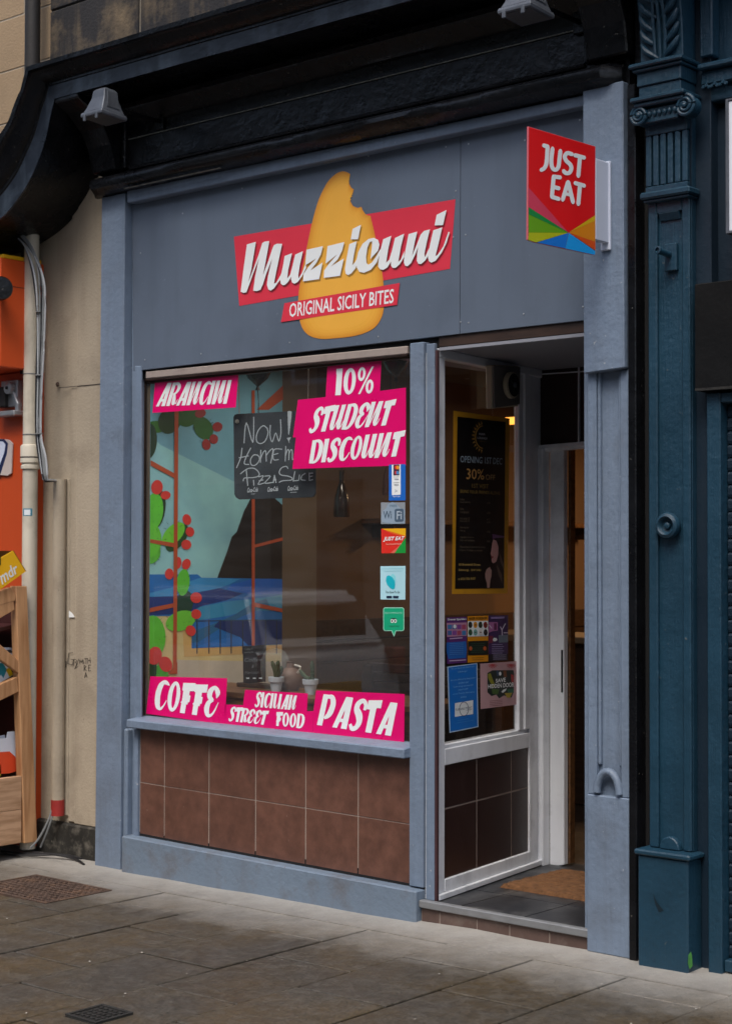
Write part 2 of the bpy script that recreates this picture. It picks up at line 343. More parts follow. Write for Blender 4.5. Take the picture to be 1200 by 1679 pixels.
# each glyph: (advance, [shapes]); a shape is a list of outlines
G = {
 'A': (.60, [[[(.02, 0), (.20, 0), (.46, 1), (.30, 1)]], [[(.30, 1), (.56, 1), (.56, 0), (.34, 0), (.36, .5)]], [[(.15, .2), (.40, .2), (.40, .31), (.18, .31)]]]),
 'R': (.55, [[[(0, 0), (.21, 0), (.21, 1), (0, 1)]], [sn((.12, .93, .12), (.36, .93, .14), (.47, .76, .2), (.38, .56, .12), (.22, .5, .05))], [sh((.30, .53, .12), (.36, .3, .2), (.40, .08, .2), (.50, .04, .1), (.60, .28, .02))]]),
 'N': (.62, [[[(0, 0), (.2, 0), (.2, 1), (0, 1)]], [[(.17, .05), (.20, .05), (.44, 1), (.34, 1)]], [sh((.45, 1, .2), (.44, .5, .2), (.42, .2, .2), (.46, .03, .13)), ], [sn((.46, .03, .06), (.55, .12, .05), (.62, .33, .02))]]),
 'C': (.50, [[sn((.44, .60, .02), (.45, .80, .20), (.34, .94, .12), (.18, .80, .2), (.11, .48, .22), (.16, .15, .2), (.28, .04, .1), (.40, .14, .06), (.50, .34, .03))]]),
 'I': (.24, [[[(0, 0), (.21, 0), (.21, 1), (0, 1)]]]),
 'L': (.40, [[sh((.11, 1, .21), (.11, .4, .21), (.14, .08, .2), (.22, .02, .1))], [sn((.2, .03, .06), (.3, .1, .05), (.42, .36, .03))]]),
 'S': (.48, [[sn((.44, .66, .1), (.44, .84, .13), (.32, .94, .14), (.17, .84, .18), (.15, .66, .20), (.28, .48, .24), (.33, .28, .20), (.26, .10, .16), (.12, .05, .14), (.02, .18, .10))]]),
 'T': (.46, [[[(0, .70), (.0, .98), (.50, 1.03), (.50, .78), (.36, .78), (.34, .74), (.34, 0), (.12, 0), (.12, .70)]]]),
 'U': (.60, [[sh((.11, 1, .2), (.10, .5, .2), (.10, .2, .2), (.15, .03, .14))], [sn((.15, .04, .06), (.24, .14, .05), (.34, .5, .03))], [sh((.43, 1, .2), (.42, .5, .2), (.42, .2, .2), (.47, .03, .13))], [sn((.46, .04, .06), (.56, .14, .05), (.63, .36, .02))]]),
 'D': (.56, [[[(0, 0), (.20, 0), (.20, 1), (0, 1)]], [sn((.10, .95, .10), (.34, .93, .14), (.46, .70, .2), (.44, .32, .2), (.30, .07, .13), (.08, .03, .08))]]),
 'E': (.50, [[sn((.42, .62, .02), (.44, .80, .18), (.30, .95, .12), (.15, .82, .2), (.15, .64, .18), (.30, .53, .10)), ], [sn((.32, .54, .06), (.15, .46, .16), (.10, .26, .2), (.17, .07, .15), (.30, .06, .09), (.42, .22, .06), (.52, .50, .02))]]),
 'O': (.52, [[loop(.25, .5, .25, .5), loop(.26, .5, .085, .38)]]),
 'F': (.46, [[[(0, .74), (0, .98), (.50, 1.02), (.50, .76), (.31, .74), (.31, .60), (.37, .60), (.36, .38), (.30, .38), (.30, .30), (.24, .30), (.24, 0), (.04, 0), (.04, .32), (.0, .34), (.05, .40), (.05, .72)]]]),
 'P': (.54, [[[(0, 0), (.20, 0), (.20, 1), (0, 1)]], [sn((.14, .92, .10), (.34, .93, .16), (.44, .72, .2), (.38, .40, .2), (.22, .24, .08))]]),
 '1': (.36, [[[(.10, 0), (.32, 0), (.32, 1), (.08, 1), (.08, .82), (.10, .76)]]]),
 '0': (.50, [[loop(.24, .5, .24, .5), loop(.25, .5, .08, .36)]]),
 '%': (.66, [[loop(.16, .74, .15, .26), loop(.16, .74, .05, .15)], [loop(.50, .26, .15, .26), loop(.50, .26, .05, .15)], [[(.08, 0), (.16, 0), (.60, 1), (.52, 1)]]]),
 ' ': (.3, []),
}
def BR(name, plane, word, quad, mat, parent, off=.0016, gap=.03):
    tot = sum(G[c][0] + gap for c in word) - gap; c4 = [plane.w(*p, 0) for p in quad]; x = 0; mb = MB(); k = 0
    for ch in word:
        adv, shapes = G[ch]
        for shp in shapes:
            v, f = fill2d(shp if isinstance(shp[0], list) else [shp]); k += 1
            mb.add([bil(c4, (x + a) / tot, b) + plane.n * (off + (k % 4) * .00015) for a, b in v], f)
        x += adv + gap
    return mb.build(name, mat, parent)
# ================================================================== STRUCTURE
def gz(x): return 0.012 * x - 0.006            # the pavement rises gently to the right
# ---- ground sheet, road, kerb, far pavement
def sheet(name, x0, x1, y0, y1, z, mat):
    o = MB().add([(x0, y0, z), (x1, y0, z), (x1, y1, z), (x0, y1, z)], [(0, 1, 2, 3)]).build(name, mat); tag(o, kind='structure'); return o
m_asph = mk('asphalt', '#45464a', 1, .85, .2, 3, .8, 90, dirt='#2c2d2f', da=.4, ds=2)
m_pavebase = mk('pavement_joint_dirt', '#2b2825', 1, .95, .2, 8, .5, 80)
sheet('ground', -150, 150, -150, 150, -.30, m_asph)
sheet('road', -60, 60, -12.6, -3.1, -.14, m_asph)
o = MB().box(-60, 60, -16, -12.6, -.29, -.02).build('far_pavement', m_pavebase); tag(o, kind='structure')

# ---- near pavement: slabs
def slab_material():
    m = bpy.data.materials.new('paving_slab_stone'); m.use_nodes = True; nt = m.node_tree; N = nt.nodes; L = nt.links; b = N['Principled BSDF']
    geo = N.new('ShaderNodeNewGeometry'); oi = N.new('ShaderNodeObjectInfo')
    def noi(s, d=6, r=.6, sc=None):
        n = N.new('ShaderNodeTexNoise'); n.inputs['Scale'].default_value = s; n.inputs['Detail'].default_value = d; n.inputs['Roughness'].default_value = r
        if sc:
            mp = N.new('ShaderNodeMapping'); mp.inputs['Scale'].default_value = sc; L.new(geo.outputs['Position'], mp.inputs['Vector']); L.new(mp.outputs[0], n.inputs['Vector'])
        else: L.new(geo.outputs['Position'], n.inputs['Vector'])
        return n.outputs['Fac']
    def mr(f, a, c, t0=0, t1=1):
        r = N.new('ShaderNodeMapRange'); r.inputs[1].default_value = a; r.inputs[2].default_value = c; r.inputs[3].default_value = t0; r.inputs[4].default_value = t1; L.new(f, r.inputs[0]); return r.outputs[0]
    def mix(f, a, c):
        x = N.new('ShaderNodeMix'); x.data_type = 'RGBA'; L.new(f, x.inputs[0])
        for i, v in ((6, a), (7, c)):
            if isinstance(v, tuple): x.inputs[i].default_value = v
            else: L.new(v, x.inputs[i])
        return x.outputs[2]
    base = mix(mr(noi(1.6), .4, .62), lin('#464138'), lin('#574729'))          # grey stone with ochre patches
    base = mix(mr(oi.outputs['Random'], 0, 1, 0, .4), base, lin('#2f2b27'))
    base = mix(mr(noi(14, 12, .92), .46, .60, 0, .6), base, lin('#6c6861'))       # worn pale speckle
    base = mix(mr(noi(75, 6, .85), .49, .57, 0, .62), base, lin('#2a2622'))
    base = mix(mr(noi(40, 6, .8, (1, 1.8, 1)), .52, .66, 0, .5), base, lin('#28241f'))
    # pale mortar dust trodden along the foot of the wall
    sep = N.new('ShaderNodeSeparateXYZ'); L.new(geo.outputs['Position'], sep.inputs[0])
    ad = N.new('ShaderNodeMath'); ad.operation = 'MULTIPLY_ADD'; L.new(noi(5, 6, .7), ad.inputs[0]); ad.inputs[1].default_value = .55; L.new(sep.outputs[1], ad.inputs[2])
    base = mix(mr(ad.outputs[0], -.34, .30, 0, .88), base, lin('#aaa7a1'))
    L.new(base, b.inputs['Base Color'])
    L.new(mr(noi(2.2, 5), .35, .7, .34, .62), b.inputs['Roughness']); b.inputs['Specular IOR Level'].default_value = .4
    bp = N.new('ShaderNodeBump'); bp.inputs['Strength'].default_value = 1.0; bp.inputs['Distance'].default_value = .008
    L.new(noi(28, 8, .7), bp.inputs['Height']); L.new(bp.outputs[0], b.inputs['Normal']); return m
m_slab = slab_material()
pave = MB().add([(-12, -3.0, gz(-12) - .03), (10, -3.0, gz(10) - .03), (10, .6, gz(10) - .03), (-12, .6, gz(-12) - .03)], [(0, 1, 2, 3)]).build('pavement', m_pavebase)
tag(pave, kind='structure')
PX0 = -.965
def slab_box(x0, x1, y0, y1, mat, name, g=.0055, par=None, dz=0.0):
    j = random.uniform(-.0025, .0025) + dz; k = random.uniform(-.0012, .0012)
    v = [(x, y, gz(x) + (j + (k if x == x1 - g else -k)) * (zt > 0) - (.028 if zt == 0 else 0)) for zt in (0, 1) for y in (y0 + g, y1 - g) for x in (x0 + g, x1 - g)]
    mb = MB().add(v, [(0, 1, 3, 2), (4, 6, 7, 5), (0, 4, 5, 1), (2, 3, 7, 6), (0, 2, 6, 4), (1, 5, 7, 3)])
    return mb.build(name, mat, par, .003)
for ci in range(-8, 8):
    x0 = PX0 + .43 * ci; x1 = x0 + .43
    ph = -.51 if ci % 2 else -.82
    if ci == 5: ph = -.43
    ys = [-.21]; y = ph
    while y > -2.98:
        ys.append(y); y -= .61
    ys.append(-2.98)
    for a, b_ in zip(ys, ys[1:]):
        if a - b_ < .04: continue
        if -2.3 < x0 < -1.2 and a > -.9 and b_ < -.3 and x0 < -1.6: pass
        slab_box(x0, x1, b_, a, m_slab, 'paving_slab', par=pave)
# cement fillet between the slabs and the shopfronts
m_cem = mk('cement_fillet', '#8f8b85', 1.0, .9, .15, 4, .9, 60, dirt='#5d5850', da=.7, ds=6)
xs = [-9 + i * .3 for i in range(54)]; mb = MB()
for x0, x1 in zip(xs, xs[1:]):
    def col(x): return [(x, -.2265, gz(x) - .012), (x, -.226, gz(x) + .0035), (x, -.10, gz(x) + .0055 + .003 * noise.noise((x * 3, 0, 0))), (x, .02, gz(x) + .012 + .012 * noise.noise((x * 2, 5, 0))), (x, .45, gz(x) + .012)]
    a, b_ = col(x0), col(x1); mb.add(a + b_, [(i, i + 1, i + 6, i + 5) for i in range(4)])
mb.build('cement_strip', m_slab, pave, 0, True)
B('kerb', -60, 60, -3.12, -2.985, -.25, -.005, mk('kerb_stone', '#77746f', 1, .85, .15, 3, .6, 60), None, .01)['kind'] = 'structure'
# litter and grit specks
mb = MB()
for i in range(70):
    x, y = random.uniform(-2.2, 2), random.uniform(-2, -.05); r_ = random.uniform(.0015, .005); z = gz(x) + .0045
    mb.add([(x + r_ * math.cos(a) * random.uniform(.6, 1.3), y + r_ * math.sin(a), z + .001) for a in (0, 1.2, 2.5, 3.8, 5)] + [(x, y, z + r_ * .7)], [(i2, (i2 + 1) % 5, 5) for i2 in range(5)])
tag(mb.build('litter_specks', mk('pale_grit', '#b9b5ad', 1, .9, .2, 20, 0)), kind='stuff')
# larger chip of litter
# ---- iron covers
def cover(x0, x1, y0, y1, label, mat, nx, ny, frame=True):
    z = gz((x0 + x1) / 2) + .006
    t = thing('utility_cover', label, 'manhole cover', ((x0 + x1) / 2, (y0 + y1) / 2, z), 'iron covers let into the pavement')
    B('plate', x0, x1, y0, y1, z - .01, z, mat, t, .002)
    mb = MB()
    for e in ((x0, x1, y0, y0 + .012), (x0, x1, y1 - .012, y1), (x0, x0 + .012, y0 + .0125, y1 - .0125), (x1 - .012, x1, y0 + .0125, y1 - .0125)): mb.box(*e, z + .0001, z + .005)
    mb.build('rim', mat, t, .001)
    mb = MB(); dx, dy = (x1 - x0 - .04) / nx, (y1 - y0 - .04) / ny
    for i in range(nx):
        for j in range(ny):
            cx, cy = x0 + .02 + dx * (i + .5), y0 + .02 + dy * (j + .5); w_ = dx * .3
            mb.box(cx - w_, cx + w_, cy - dy * .28, cy + dy * .28, z + .0002, z + random.uniform(.003, .006))
    tag(mb.build('raised_studs', mat, t), kind='stuff')
cover(-2.19, -1.61, -.76, -.36, 'large rusty studded iron cover in the pavement before the cream wall', m_rust, 16, 10)
cover(-.015, .15, -1.93, -1.76, 'small dark iron stopcock cover at the bottom of the pavement', m_iron, 5, 5)

# ================================================================== GREY SHOPFRONT
sf = thing('grey_shopfront', 'slate grey wooden shopfront with fascia board, large window, brown tiles and recessed doorway', 'shopfront', (-.5, .0, 0))
F0, F5, F9 = FP(0), FP(.05), FP(.09)
# left pilaster
MB().ext([(-2.172, 0, -.06), (-1.972, 0, -.06), (-1.965, 0, 3.462), (-2.148, 0, 3.462)], (0, .12, 0)).build('pilaster', m_frame, sf, .004)
B('pilaster_bead', -1.968, -1.938, .012, .10, -.05, .700, m_frame, sf, .008)
B('pilaster_return', -1.962, -1.90, .052, .13, -.05, 3.40, m_frame, sf)
Q('window_post', FP(.045), [(221, 600), (232, 600), (231, 1178), (219, 1177)], m_frame, sf, 0, -.012, .003)
# trim along the top
Q('top_rail', F0, [(209, 313), (961, 155), (961, 173), (210, 333)], m_frame, sf, .004, -.09, .004)
# fascia: two painted boards butted together
Q('fascia_board', F5, [(217, 337), (754.3, 222), (752.8, 547.6), (219, 608.5)], m_board, sf, 0, -.018, .0015)
Q('fascia_board', F5, [(755.3, 221.8), (962, 178), (962, 524.7), (753.8, 547.4)], m_board, sf, .0, -.018, .0015)
MB().box(-1.9, .87, .07, .1, 2.5, 3.45).build('fascia_shadow_backing', m_void, sf)  # near-black, left showing below the top rail as a painted-in shadow
mb = MB()
for q in [(231, 415), (238, 590), (397.5, 309), (475, 562), (747, 313), (743, 389), (755, 528), (768, 529), (763, 385), (768, 236), (731, 241), (950, 197), (955, 503), (300, 350), (330, 580), (604, 256), (620, 552), (858, 515), (860, 230)]:
    mb.lathe([(.0042, 0), (.0042, .0012), (.001, .002)], F5.w(*q), (0, -1, 0), 8)
tag(mb.build('board_screws', m_steel, sf), kind='stuff')
# posts between window and doorway
B('door_post', -.082, -.004, .026, .10, .145, 2.53, m_frame, sf, .003)
B('door_post', .008, .054, .03, .05, .096, 2.52, m_frame, sf, .003)
B('post_filler', -.004, .008, .05, .10, .10, 2.52, m_frame, sf, .001)
B('door_post_edge', .055, .066, .034, .050, .097, 2.49, m_brownstrip, sf, .001)
# window
gx0, gx1 = W(237, 900, .09).x, -.06
B('window_frame_side', gx0 - .055, gx0 + .002, .083, .12, .76, 2.52, m_dkwood, sf, .002)
B('window_frame_head', gx0, gx1, .088, .12, 2.475, 2.53, m_dkwood, sf, .002)
Q('blind_casing', FP(.055), [(239, 609.5), (667, 567), (667, 580.5), (239, 621)], m_blind, sf, 0, -.035, .004)
Q('blind_lip', FP(.06), [(239, 621.5), (667, 581), (667, 583.5), (239, 624)], m_dkwood, sf, 0, -.03, .001)
pane = B('window_pane', gx0, gx1 + .01, .092, .098, .765, 2.50, m_glass, sf, 0)
# sill
zs = .752
MB().add([(-1.905, -.022, .712), (-.075, -.022, .704), (-.075, .115, .704), (-1.905, .115, .712), (-1.905, -.022, .754), (-.075, -.022, .747), (-.075, .115, .764), (-1.905, .115, .768)],
         [(0, 1, 2, 3), (4, 5, 6, 7), (0, 1, 5, 4), (1, 2, 6, 5), (2, 3, 7, 6), (3, 0, 4, 7)]).build('sill', m_frame, sf, .005)
# tiles under the window
B('tile_backing', -1.90, -.08, .0462, .10, .10, .71, m_grout, sf, 0)
B('tile_foot_gap', -1.90, -.08, .0445, .0461, .12, .18, m_void, sf, 0)
TXS = [-1.872, -1.688, -1.366, -1.045, -.719, -.395, -.085]
for i in range(6):
    for (zb0, zb1, zt0, zt1) in (((.02), .02, .432 - .0118 * i, .432 - .0118 * (i + 1)),):
        for row in (0, 1):
            za, zc = (.432 - .0037 * i, .432 - .0037 * (i + 1))
            if row == 0: z0a, z0c = .172 - .0036 * i, .172 - .0036 * (i + 1); z1a, z1c = za - .0022, zc - .0022
            else: z0a, z0c = za + .0022, zc + .0022; z1a = z1c = .708
            g = .003; x0, x1 = TXS[i] + g, TXS[i + 1] - g; yf = .044 + random.uniform(-.0006, .0006)
            MB().ext([(x0, yf, z0a), (x1, yf, z0c), (x1, yf, z1c), (x0, yf, z1a)], (0, .013, 0)).build('wall_tile', m_tile, sf, .0012)
MB().ext([(-1.937, -.022, -.06), (-.006, -.022, -.06), (-.006, -.022, .138), (-1.937, -.022, .160)], (0, .075, 0)).build('plinth', m_plinth, sf, .006)
B('tile_edge_post', -1.905, -1.874, .03, .08, .15, .70, m_frame, sf, .002)
# doorstep
B('step_nosing', -.004, .868, -.004, .03, .066, .0985, m_alu, sf, .004)
x = 0.0
for w_, sl in ((.10, .0), (.20, .0), (.17, 0), (.20, .0), (.195, 0)):
    x1 = x + w_
    MB().ext([(x + .002 + max(0, sl) * .2, .012, -.03), (x1 - .002 + sl, .012, -.03), (x1 - .002, .012, .064), (x + .002, .012, .064)], (0, .02, 0)).build('riser_tile', m_riser, sf, .001)
    x = x1
B('riser_backing', 0, .87, .0135, .05, -.05, .057, m_grout, sf, 0)
# doorway floor tiles
B('doorway_floor', -.4, .90, .03, 1.25, .0, .083, m_groutdk, sf, 0)
jx = WZ(862, 1503, .09).x; jy = WZ(827, 1467, .09).y
xe = sorted([jx + .33 * k for k in range(-3, 3)]); ye = sorted([jy + .33 * k for k in range(-2, 4)])
for i in range(len(xe) - 1):
    for j in range(len(ye) - 1):
        x0, x1, y0, y1 = max(xe[i], -.3), min(xe[i + 1], .90), max(ye[j], .032), min(ye[j + 1], 1.2)
        if x1 - x0 < .03 or y1 - y0 < .03: continue
        B('floor_tile', x0 + .003, x1 - .003, y0 + .003, y1 - .003, .0831, .0905 + random.uniform(0, .0006), m_floor, sf, .001)
# ---- splayed glazed screen on the left of the doorway
sc_p = (.052, .052); sc_e = (-.098, 1.062)
SC = Plane(*sc_p, sc_e[0] - sc_p[0], sc_e[1] - sc_p[1])
SCL = math.hypot(sc_e[0] - sc_p[0], sc_e[1] - sc_p[1])
def scb(name, s0, s1, z0, z1, f, b, mat, bev=.003):
    p = [SC.p + SC.u * s + Vector((0, 0, z)) + SC.n * f for s, z in ((s0, z0), (s1, z0), (s1, z1), (s0, z1))]
    return MB().ext(p, SC.n * (b - f)).build(name, mat, sf, bev)
def scs(px, py=1300): return (SC.w(px, py) - SC.p).dot(SC.u)
sA, sB = scs(729), scs(852)
scb('screen_stile', .002, sA, .12, 2.485, .0, -.06, m_white)
scb('screen_stile', sB, sB + .045, .76, 2.46, -.004, -.03, m_white)
scb('screen_stile', scs(868), scs(880), .12, 2.48, .0, -.06, m_white)
scb('screen_stile', scs(880.5), SCL + .02, .12, 2.48, -.012, -.07, m_white, .006)
scb('screen_stile', sB + .0455, scs(867.6), .76, 2.47, .004, -.05, m_white, .006)
scb('screen_head', .002, SCL, 2.462, 2.50, .003, -.05, m_white)
zr = SC.w(729, 1226).z; zr2 = SC.w(729, 1247).z
scb('screen_rail', sA, scs(868) - .001, zr2 - .022, zr - .006, .0, -.05, m_white)
scb('screen_sill', sA, scs(868) - .001, zr - .0055, zr + .012, -.008, -.06, m_white)
scb('screen_kickboard', .002, SCL + .02, .094, .119, .014, -.06, m_white)
zk = SC.w(729, 1442).z
scb('screen_bottom_rail', sA, scs(868) - .001, .1195, zk, .002, -.05, m_white)
scb('screen_tile_backing', sA, scs(868) - .001, zk + .001, zr2 - .023, -.0095, -.05, m_grout, 0)
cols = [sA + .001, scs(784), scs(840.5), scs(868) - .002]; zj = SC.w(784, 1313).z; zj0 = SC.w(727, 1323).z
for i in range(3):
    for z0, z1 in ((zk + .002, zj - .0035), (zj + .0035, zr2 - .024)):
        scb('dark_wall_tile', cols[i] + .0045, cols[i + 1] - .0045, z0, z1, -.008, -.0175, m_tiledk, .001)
scb('side_pane', sA - .005, sB + .005, zr + .012, 2.47, -.020, -.026, m_glass, 0)
# ---- back of the doorway: frame, transom panel
FB = FP(1.06)
Q('transom_panel', FB, [(872, 586), (990, 577), (990, 723), (872, 733)], m_brownply, sf, -.01, -.03, 0)
Q('transom_bar', FB, [(876, 731), (990, 721), (990, 728), (876, 737)], m_white, sf, .01, -.04, .002)
Q('transom_string', FB, [(876, 613.5), (990, 606), (990, 607.5), (876, 615)], m_white, sf, .004, -.009, 0)
Q('transom_string', FB, [(947.6, 585), (948.8, 585), (948.8, 730), (947.6, 730)], m_white, sf, .004, -.009, 0)
xt = FB.w(990, 650).x + .001; B('transom_panel', xt, .8675, 1.072, 1.09, 2.14, 2.499, m_brownply, sf, 0); B('right_door_panel', .16, .8675, 1.075, 1.10, .092, 2.139, m_brownply, sf, 0)
Q('door_jamb', FB, [(876, 737), (893.5, 735), (893.5, 1424), (874, 1428)], m_white, sf, .02, -.04, .004)
Q('door_jamb', FB, [(894, 735), (917, 733), (917.5, 1420), (894, 1424)], m_white, sf, -.035, -.07, .003)
Q('door_rebate', FB, [(917.5, 735), (922, 735), (921, 1419), (918, 1420)], m_midwood, sf, -.07, -.11, .001)
Q('lock_plate', FB, [(913.3, 1066), (915.8, 1066), (915.8, 1136), (913.3, 1136)], m_black, sf, -.030, -.036, .001)
Q('door_head', FB, [(874, 737.4), (990, 727.4), (990, 732), (874, 742)], m_white, sf, 0, -.05, 0)
# ceiling and lintel of the doorway
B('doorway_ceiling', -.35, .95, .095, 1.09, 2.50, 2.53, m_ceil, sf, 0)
B('lintel', .055, .865, .06, .093, 2.505, 2.56, m_dkwood, sf, .002)
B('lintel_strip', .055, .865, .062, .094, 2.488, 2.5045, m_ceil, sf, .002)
B('doorway_reveal', .832, .868, .024, .10, .05, 2.51, m_frame, sf, .003)
B('doorway_right_wall', .868, .93, .03, 1.3, .05, 2.6, m_frame, sf, 0)
# ---- right pier
MB().ext([(.866, -.03, 2.325), (1.056, -.03, 2.335), (1.052, -.03, 3.475), (.863, -.03, 3.475)], (0, .12, 0)).build('pier_upper_casing', m_frame, sf, .004)
B('pier_block', .862, 1.062, -.006, .12, .015, .640, m_frame, sf, .004)
xa, xb = .905, 1.018
B('pier_core', .866, 1.058, .026, .12, .64, 2.33, m_frame, sf, 0)
B('pier_stile', .864, xa, .0, .026, .64, 2.33, m_frame, sf, .004)
B('pier_stile', xb, 1.062, .0, .026, .64, 2.33, m_frame, sf, .004)
B('pier_bead', xa + .001, xa + .014, .008, .026, .76, 2.33, m_frame, sf, .004)
B('pier_bead', xb - .014, xb - .001, .008, .026, .76, 2.33, m_frame, sf, .004)
arc = [(.961 + .052 * math.cos(math.pi * i / 12), -.002, .652 + .085 * math.sin(math.pi * i / 12)) for i in range(13)]
MB().tube(arc, .016, 10).build('arched_moulding', m_frame, sf, 0, True)
B('pier_foot_brick', .864, 1.03, -.004, .05, -.02, .0148, m_tile, sf, .003)
B('pier_gap_board', 1.064, 1.135, .055, .14, -.02, 3.6, m_void, sf, 0)
B('pier_gap_strip', 1.0635, 1.100, -.016, .0545, .0, 3.46, m_black, sf, .004)

# ================================================================== BLACK CORNICE
co = thing('black_cornice', 'gloss black moulded cornice and frieze sweeping down over the left end of the grey shopfront', 'cornice', (-.5, 0, 3.47))
CX1 = 1.6
B('frieze_board', -1.985, .90, .02, .12, 3.58, 3.737, m_black, co, .002)
B('frieze_board', -1.985, .90, .016, .12, 3.742, 3.99, m_black, co, .002)
MB().box(-1.96, .86, .012, .019, 3.7375, 3.7415).build('paint_crack', m_chipline, co)
MB().tube([(-1.93, .006, 3.583), (.85, .006, 3.583)], .011, 8).build('frieze_bead', m_black, co, 0, True)
B('frieze_foot', -2.15, 1.06, .01, .12, 3.463, 3.58, m_black, co, 0)
# bulging moulding above the grey trim, a little uneven like many coats of paint
prof = [(.02, 3.464), (-.035, 3.466), (-.055, 3.480), (-.078, 3.490), (-.088, 3.510), (-.085, 3.530), (-.066, 3.545), (-.03, 3.556), (.02, 3.575)]
def sweep_x(xs, prof, dev=.0, ends=None):
    mb = MB(); n = len(prof)
    for i, x in enumerate(xs):
        k = 1.0 if not ends else min(1, .35 + (x - xs[0]) / ends, .35 + (xs[-1] - x) / ends)
        for j, (y, z) in enumerate(prof):
            d = dev * noise.noise((x * 3, j * .5, 2)); mb.v.append((x, (y - .02) * k + .02 + d, z + d * .7))
    for i in range(len(xs) - 1):
        for j in range(n - 1): mb.f.append((i * n + j, i * n + j + 1, (i + 1) * n + j + 1, (i + 1) * n + j))
    mb.f.append(tuple(range(n))); mb.f.append(tuple((len(xs) - 1) * n + j for j in reversed(range(n)))); return mb
xs = [-2.2 + i * .06 for i in range(55)]
sweep_x(xs, prof, .006, .06).build('roll_moulding', m_black, co, 0, True)
MB().ext([(-1.9, -.058, 3.4635), (-1.2, -.058, 3.4635), (-1.2, -.064, 3.4655), (-1.9, -.064, 3.4655)], (0, .01, 0)).build('bare_paint_streak', m_chipline, co)
# consoles
def console(x0, x1, pts):
    return MB().ext([(x0, y, z) for y, z in pts], (x1 - x0, 0, 0)).build('console', m_black, co, .006)
console(-2.165, -1.985, [(.1, 3.575), (-.05, 3.577), (-.06, 3.62), (-.085, 3.70), (-.13, 3.78), (-.22, 3.86), (-.30, 3.90), (-.30, 3.95), (.1, 3.95)])
B('console_strip', -1.984, -1.955, -.01, .05, 3.585, 3.94, m_black, co, .006)
console(.89, 1.085, [(.1, 3.575), (-.05, 3.577), (-.055, 3.62), (-.07, 3.70), (-.11, 3.78), (-.19, 3.86), (-.29, 3.93), (-.32, 3.99), (.1, 3.99)])
B('console_strip', .855, .889, -.012, .05, 3.585, 3.95, m_black, co, .006)
B('console_strip', 1.0852, 1.12, .0, .1, 3.50, 4.1, m_black, co, .006)
sweep_x([-1.985 + i * .1 for i in range(30)], [(.02, 3.80), (-.0, 3.81), (-.01, 3.83), (-.05, 3.86), (-.06, 3.875), (-.12, 3.8752), (.02, 3.8753)], .002).build('bed_moulding', m_black, co, 0, True)
# cornice profile (y, n) swept along the path
CP0 = [(.10, 0), (-.40, 0), (-.403, .068), (-.412, .072), (-.412, .084), (-.430, .090), (-.455, .110), (-.470, .132), (-.478, .136), (-.500, .138), (-.502, .160), (-.48, .168), (.10, .215)]
CP = [(y + .10 if y < 0 else y, h * 1.02) for y, h in CP0]
path0 = [(1.6, 3.868), (-2.03, 3.878), (-2.062, 3.80), (-2.10, 3.69), (-2.155, 3.59), (-2.235, 3.49), (-2.33, 3.41), (-2.45, 3.34), (-2.62, 3.285), (-2.85, 3.25), (-3.6, 3.23)]
path = [(x if i == 0 else CAM.x + (x - CAM.x) * 1.0192, CAM.z + (z - CAM.z) * 1.0192) for i, (x, z) in enumerate(path0)]
sm = cat([(a, b_, 0) for a, b_ in path[1:]], 4)
pts2 = [path[0]] + [(1.6 - ((1.6 - path[1][0]) * i / 30), path[0][1] + (path[1][1] - path[0][1]) * i / 30) for i in range(1, 30)] + [(a, b_) for a, b_, _ in sm]
mb = MB(); n = len(CP); T = []
for i in range(len(pts2)):
    a = Vector(pts2[max(0, i - 1)]); c = Vector(pts2[min(len(pts2) - 1, i + 1)]); p = Vector(pts2[i])
    d0 = (p - a).normalized() if i else (c - p).normalized(); d1 = (c - p).normalized() if i < len(pts2) - 1 else d0
    n0, n1 = Vector((d0.y, -d0.x)), Vector((d1.y, -d1.x))         # travelling left: normal points up / outward
    nn = (n0 + n1).normalized(); kk = 1 / max(.6, nn.dot(n0)); sc_ = 1.0 if i < 31 else min(1.55, 1 + (i - 31) * .05)
    for y, h in CP:
        q = p + nn * h * kk * sc_; dv = .003 * noise.noise((p.x * 4, y * 9, p.y * 4)); mb.v.append((q.x + dv, y + dv, q.y + dv))
segs = []
for i in range(len(pts2) - 1):
    for j in range(n): segs.append((i, j, (i * n + j, i * n + (j + 1) % n, (i + 1) * n + (j + 1) % n, (i + 1) * n + j)))
mA = MB(); mA.v = mb.v; mA.f = [f for i, j, f in segs if j != 1 and not (j == 11 and False)]
mA.f.append(tuple(range(n))); mA.f.append(tuple((len(pts2) - 1) * n + j for j in reversed(range(n))))
mA.build('cornice_moulding', m_black, co, 0, True)
mBb = MB(); mBb.v = mb.v; mBb.f = [f for i, j, f in segs if j == 1]
# the flat sky-tinted band of the cornice, a thin board on its face
bb = MB(); 
for i in range(len(pts2)):
    a, b_ = mb.v[i * n + 1], mb.v[i * n + 2]
    bb.v += [(a[0], a[1] - .004, a[2]), (b_[0], b_[1] - .004, b_[2]), (b_[0], b_[1] + .006, b_[2]), (a[0], a[1] + .006, a[2])]
for i in range(len(pts2) - 1):
    for j in range(4): bb.f.append((i * 4 + j, i * 4 + (j + 1) % 4, (i + 1) * 4 + (j + 1) % 4, (i + 1) * 4 + j))
bb.f.append((0, 1, 2, 3)); bb.f.append(tuple((len(pts2) - 1) * 4 + j for j in (3, 2, 1, 0)))
bb.build('cornice_band', m_blackband, co, 0, True)

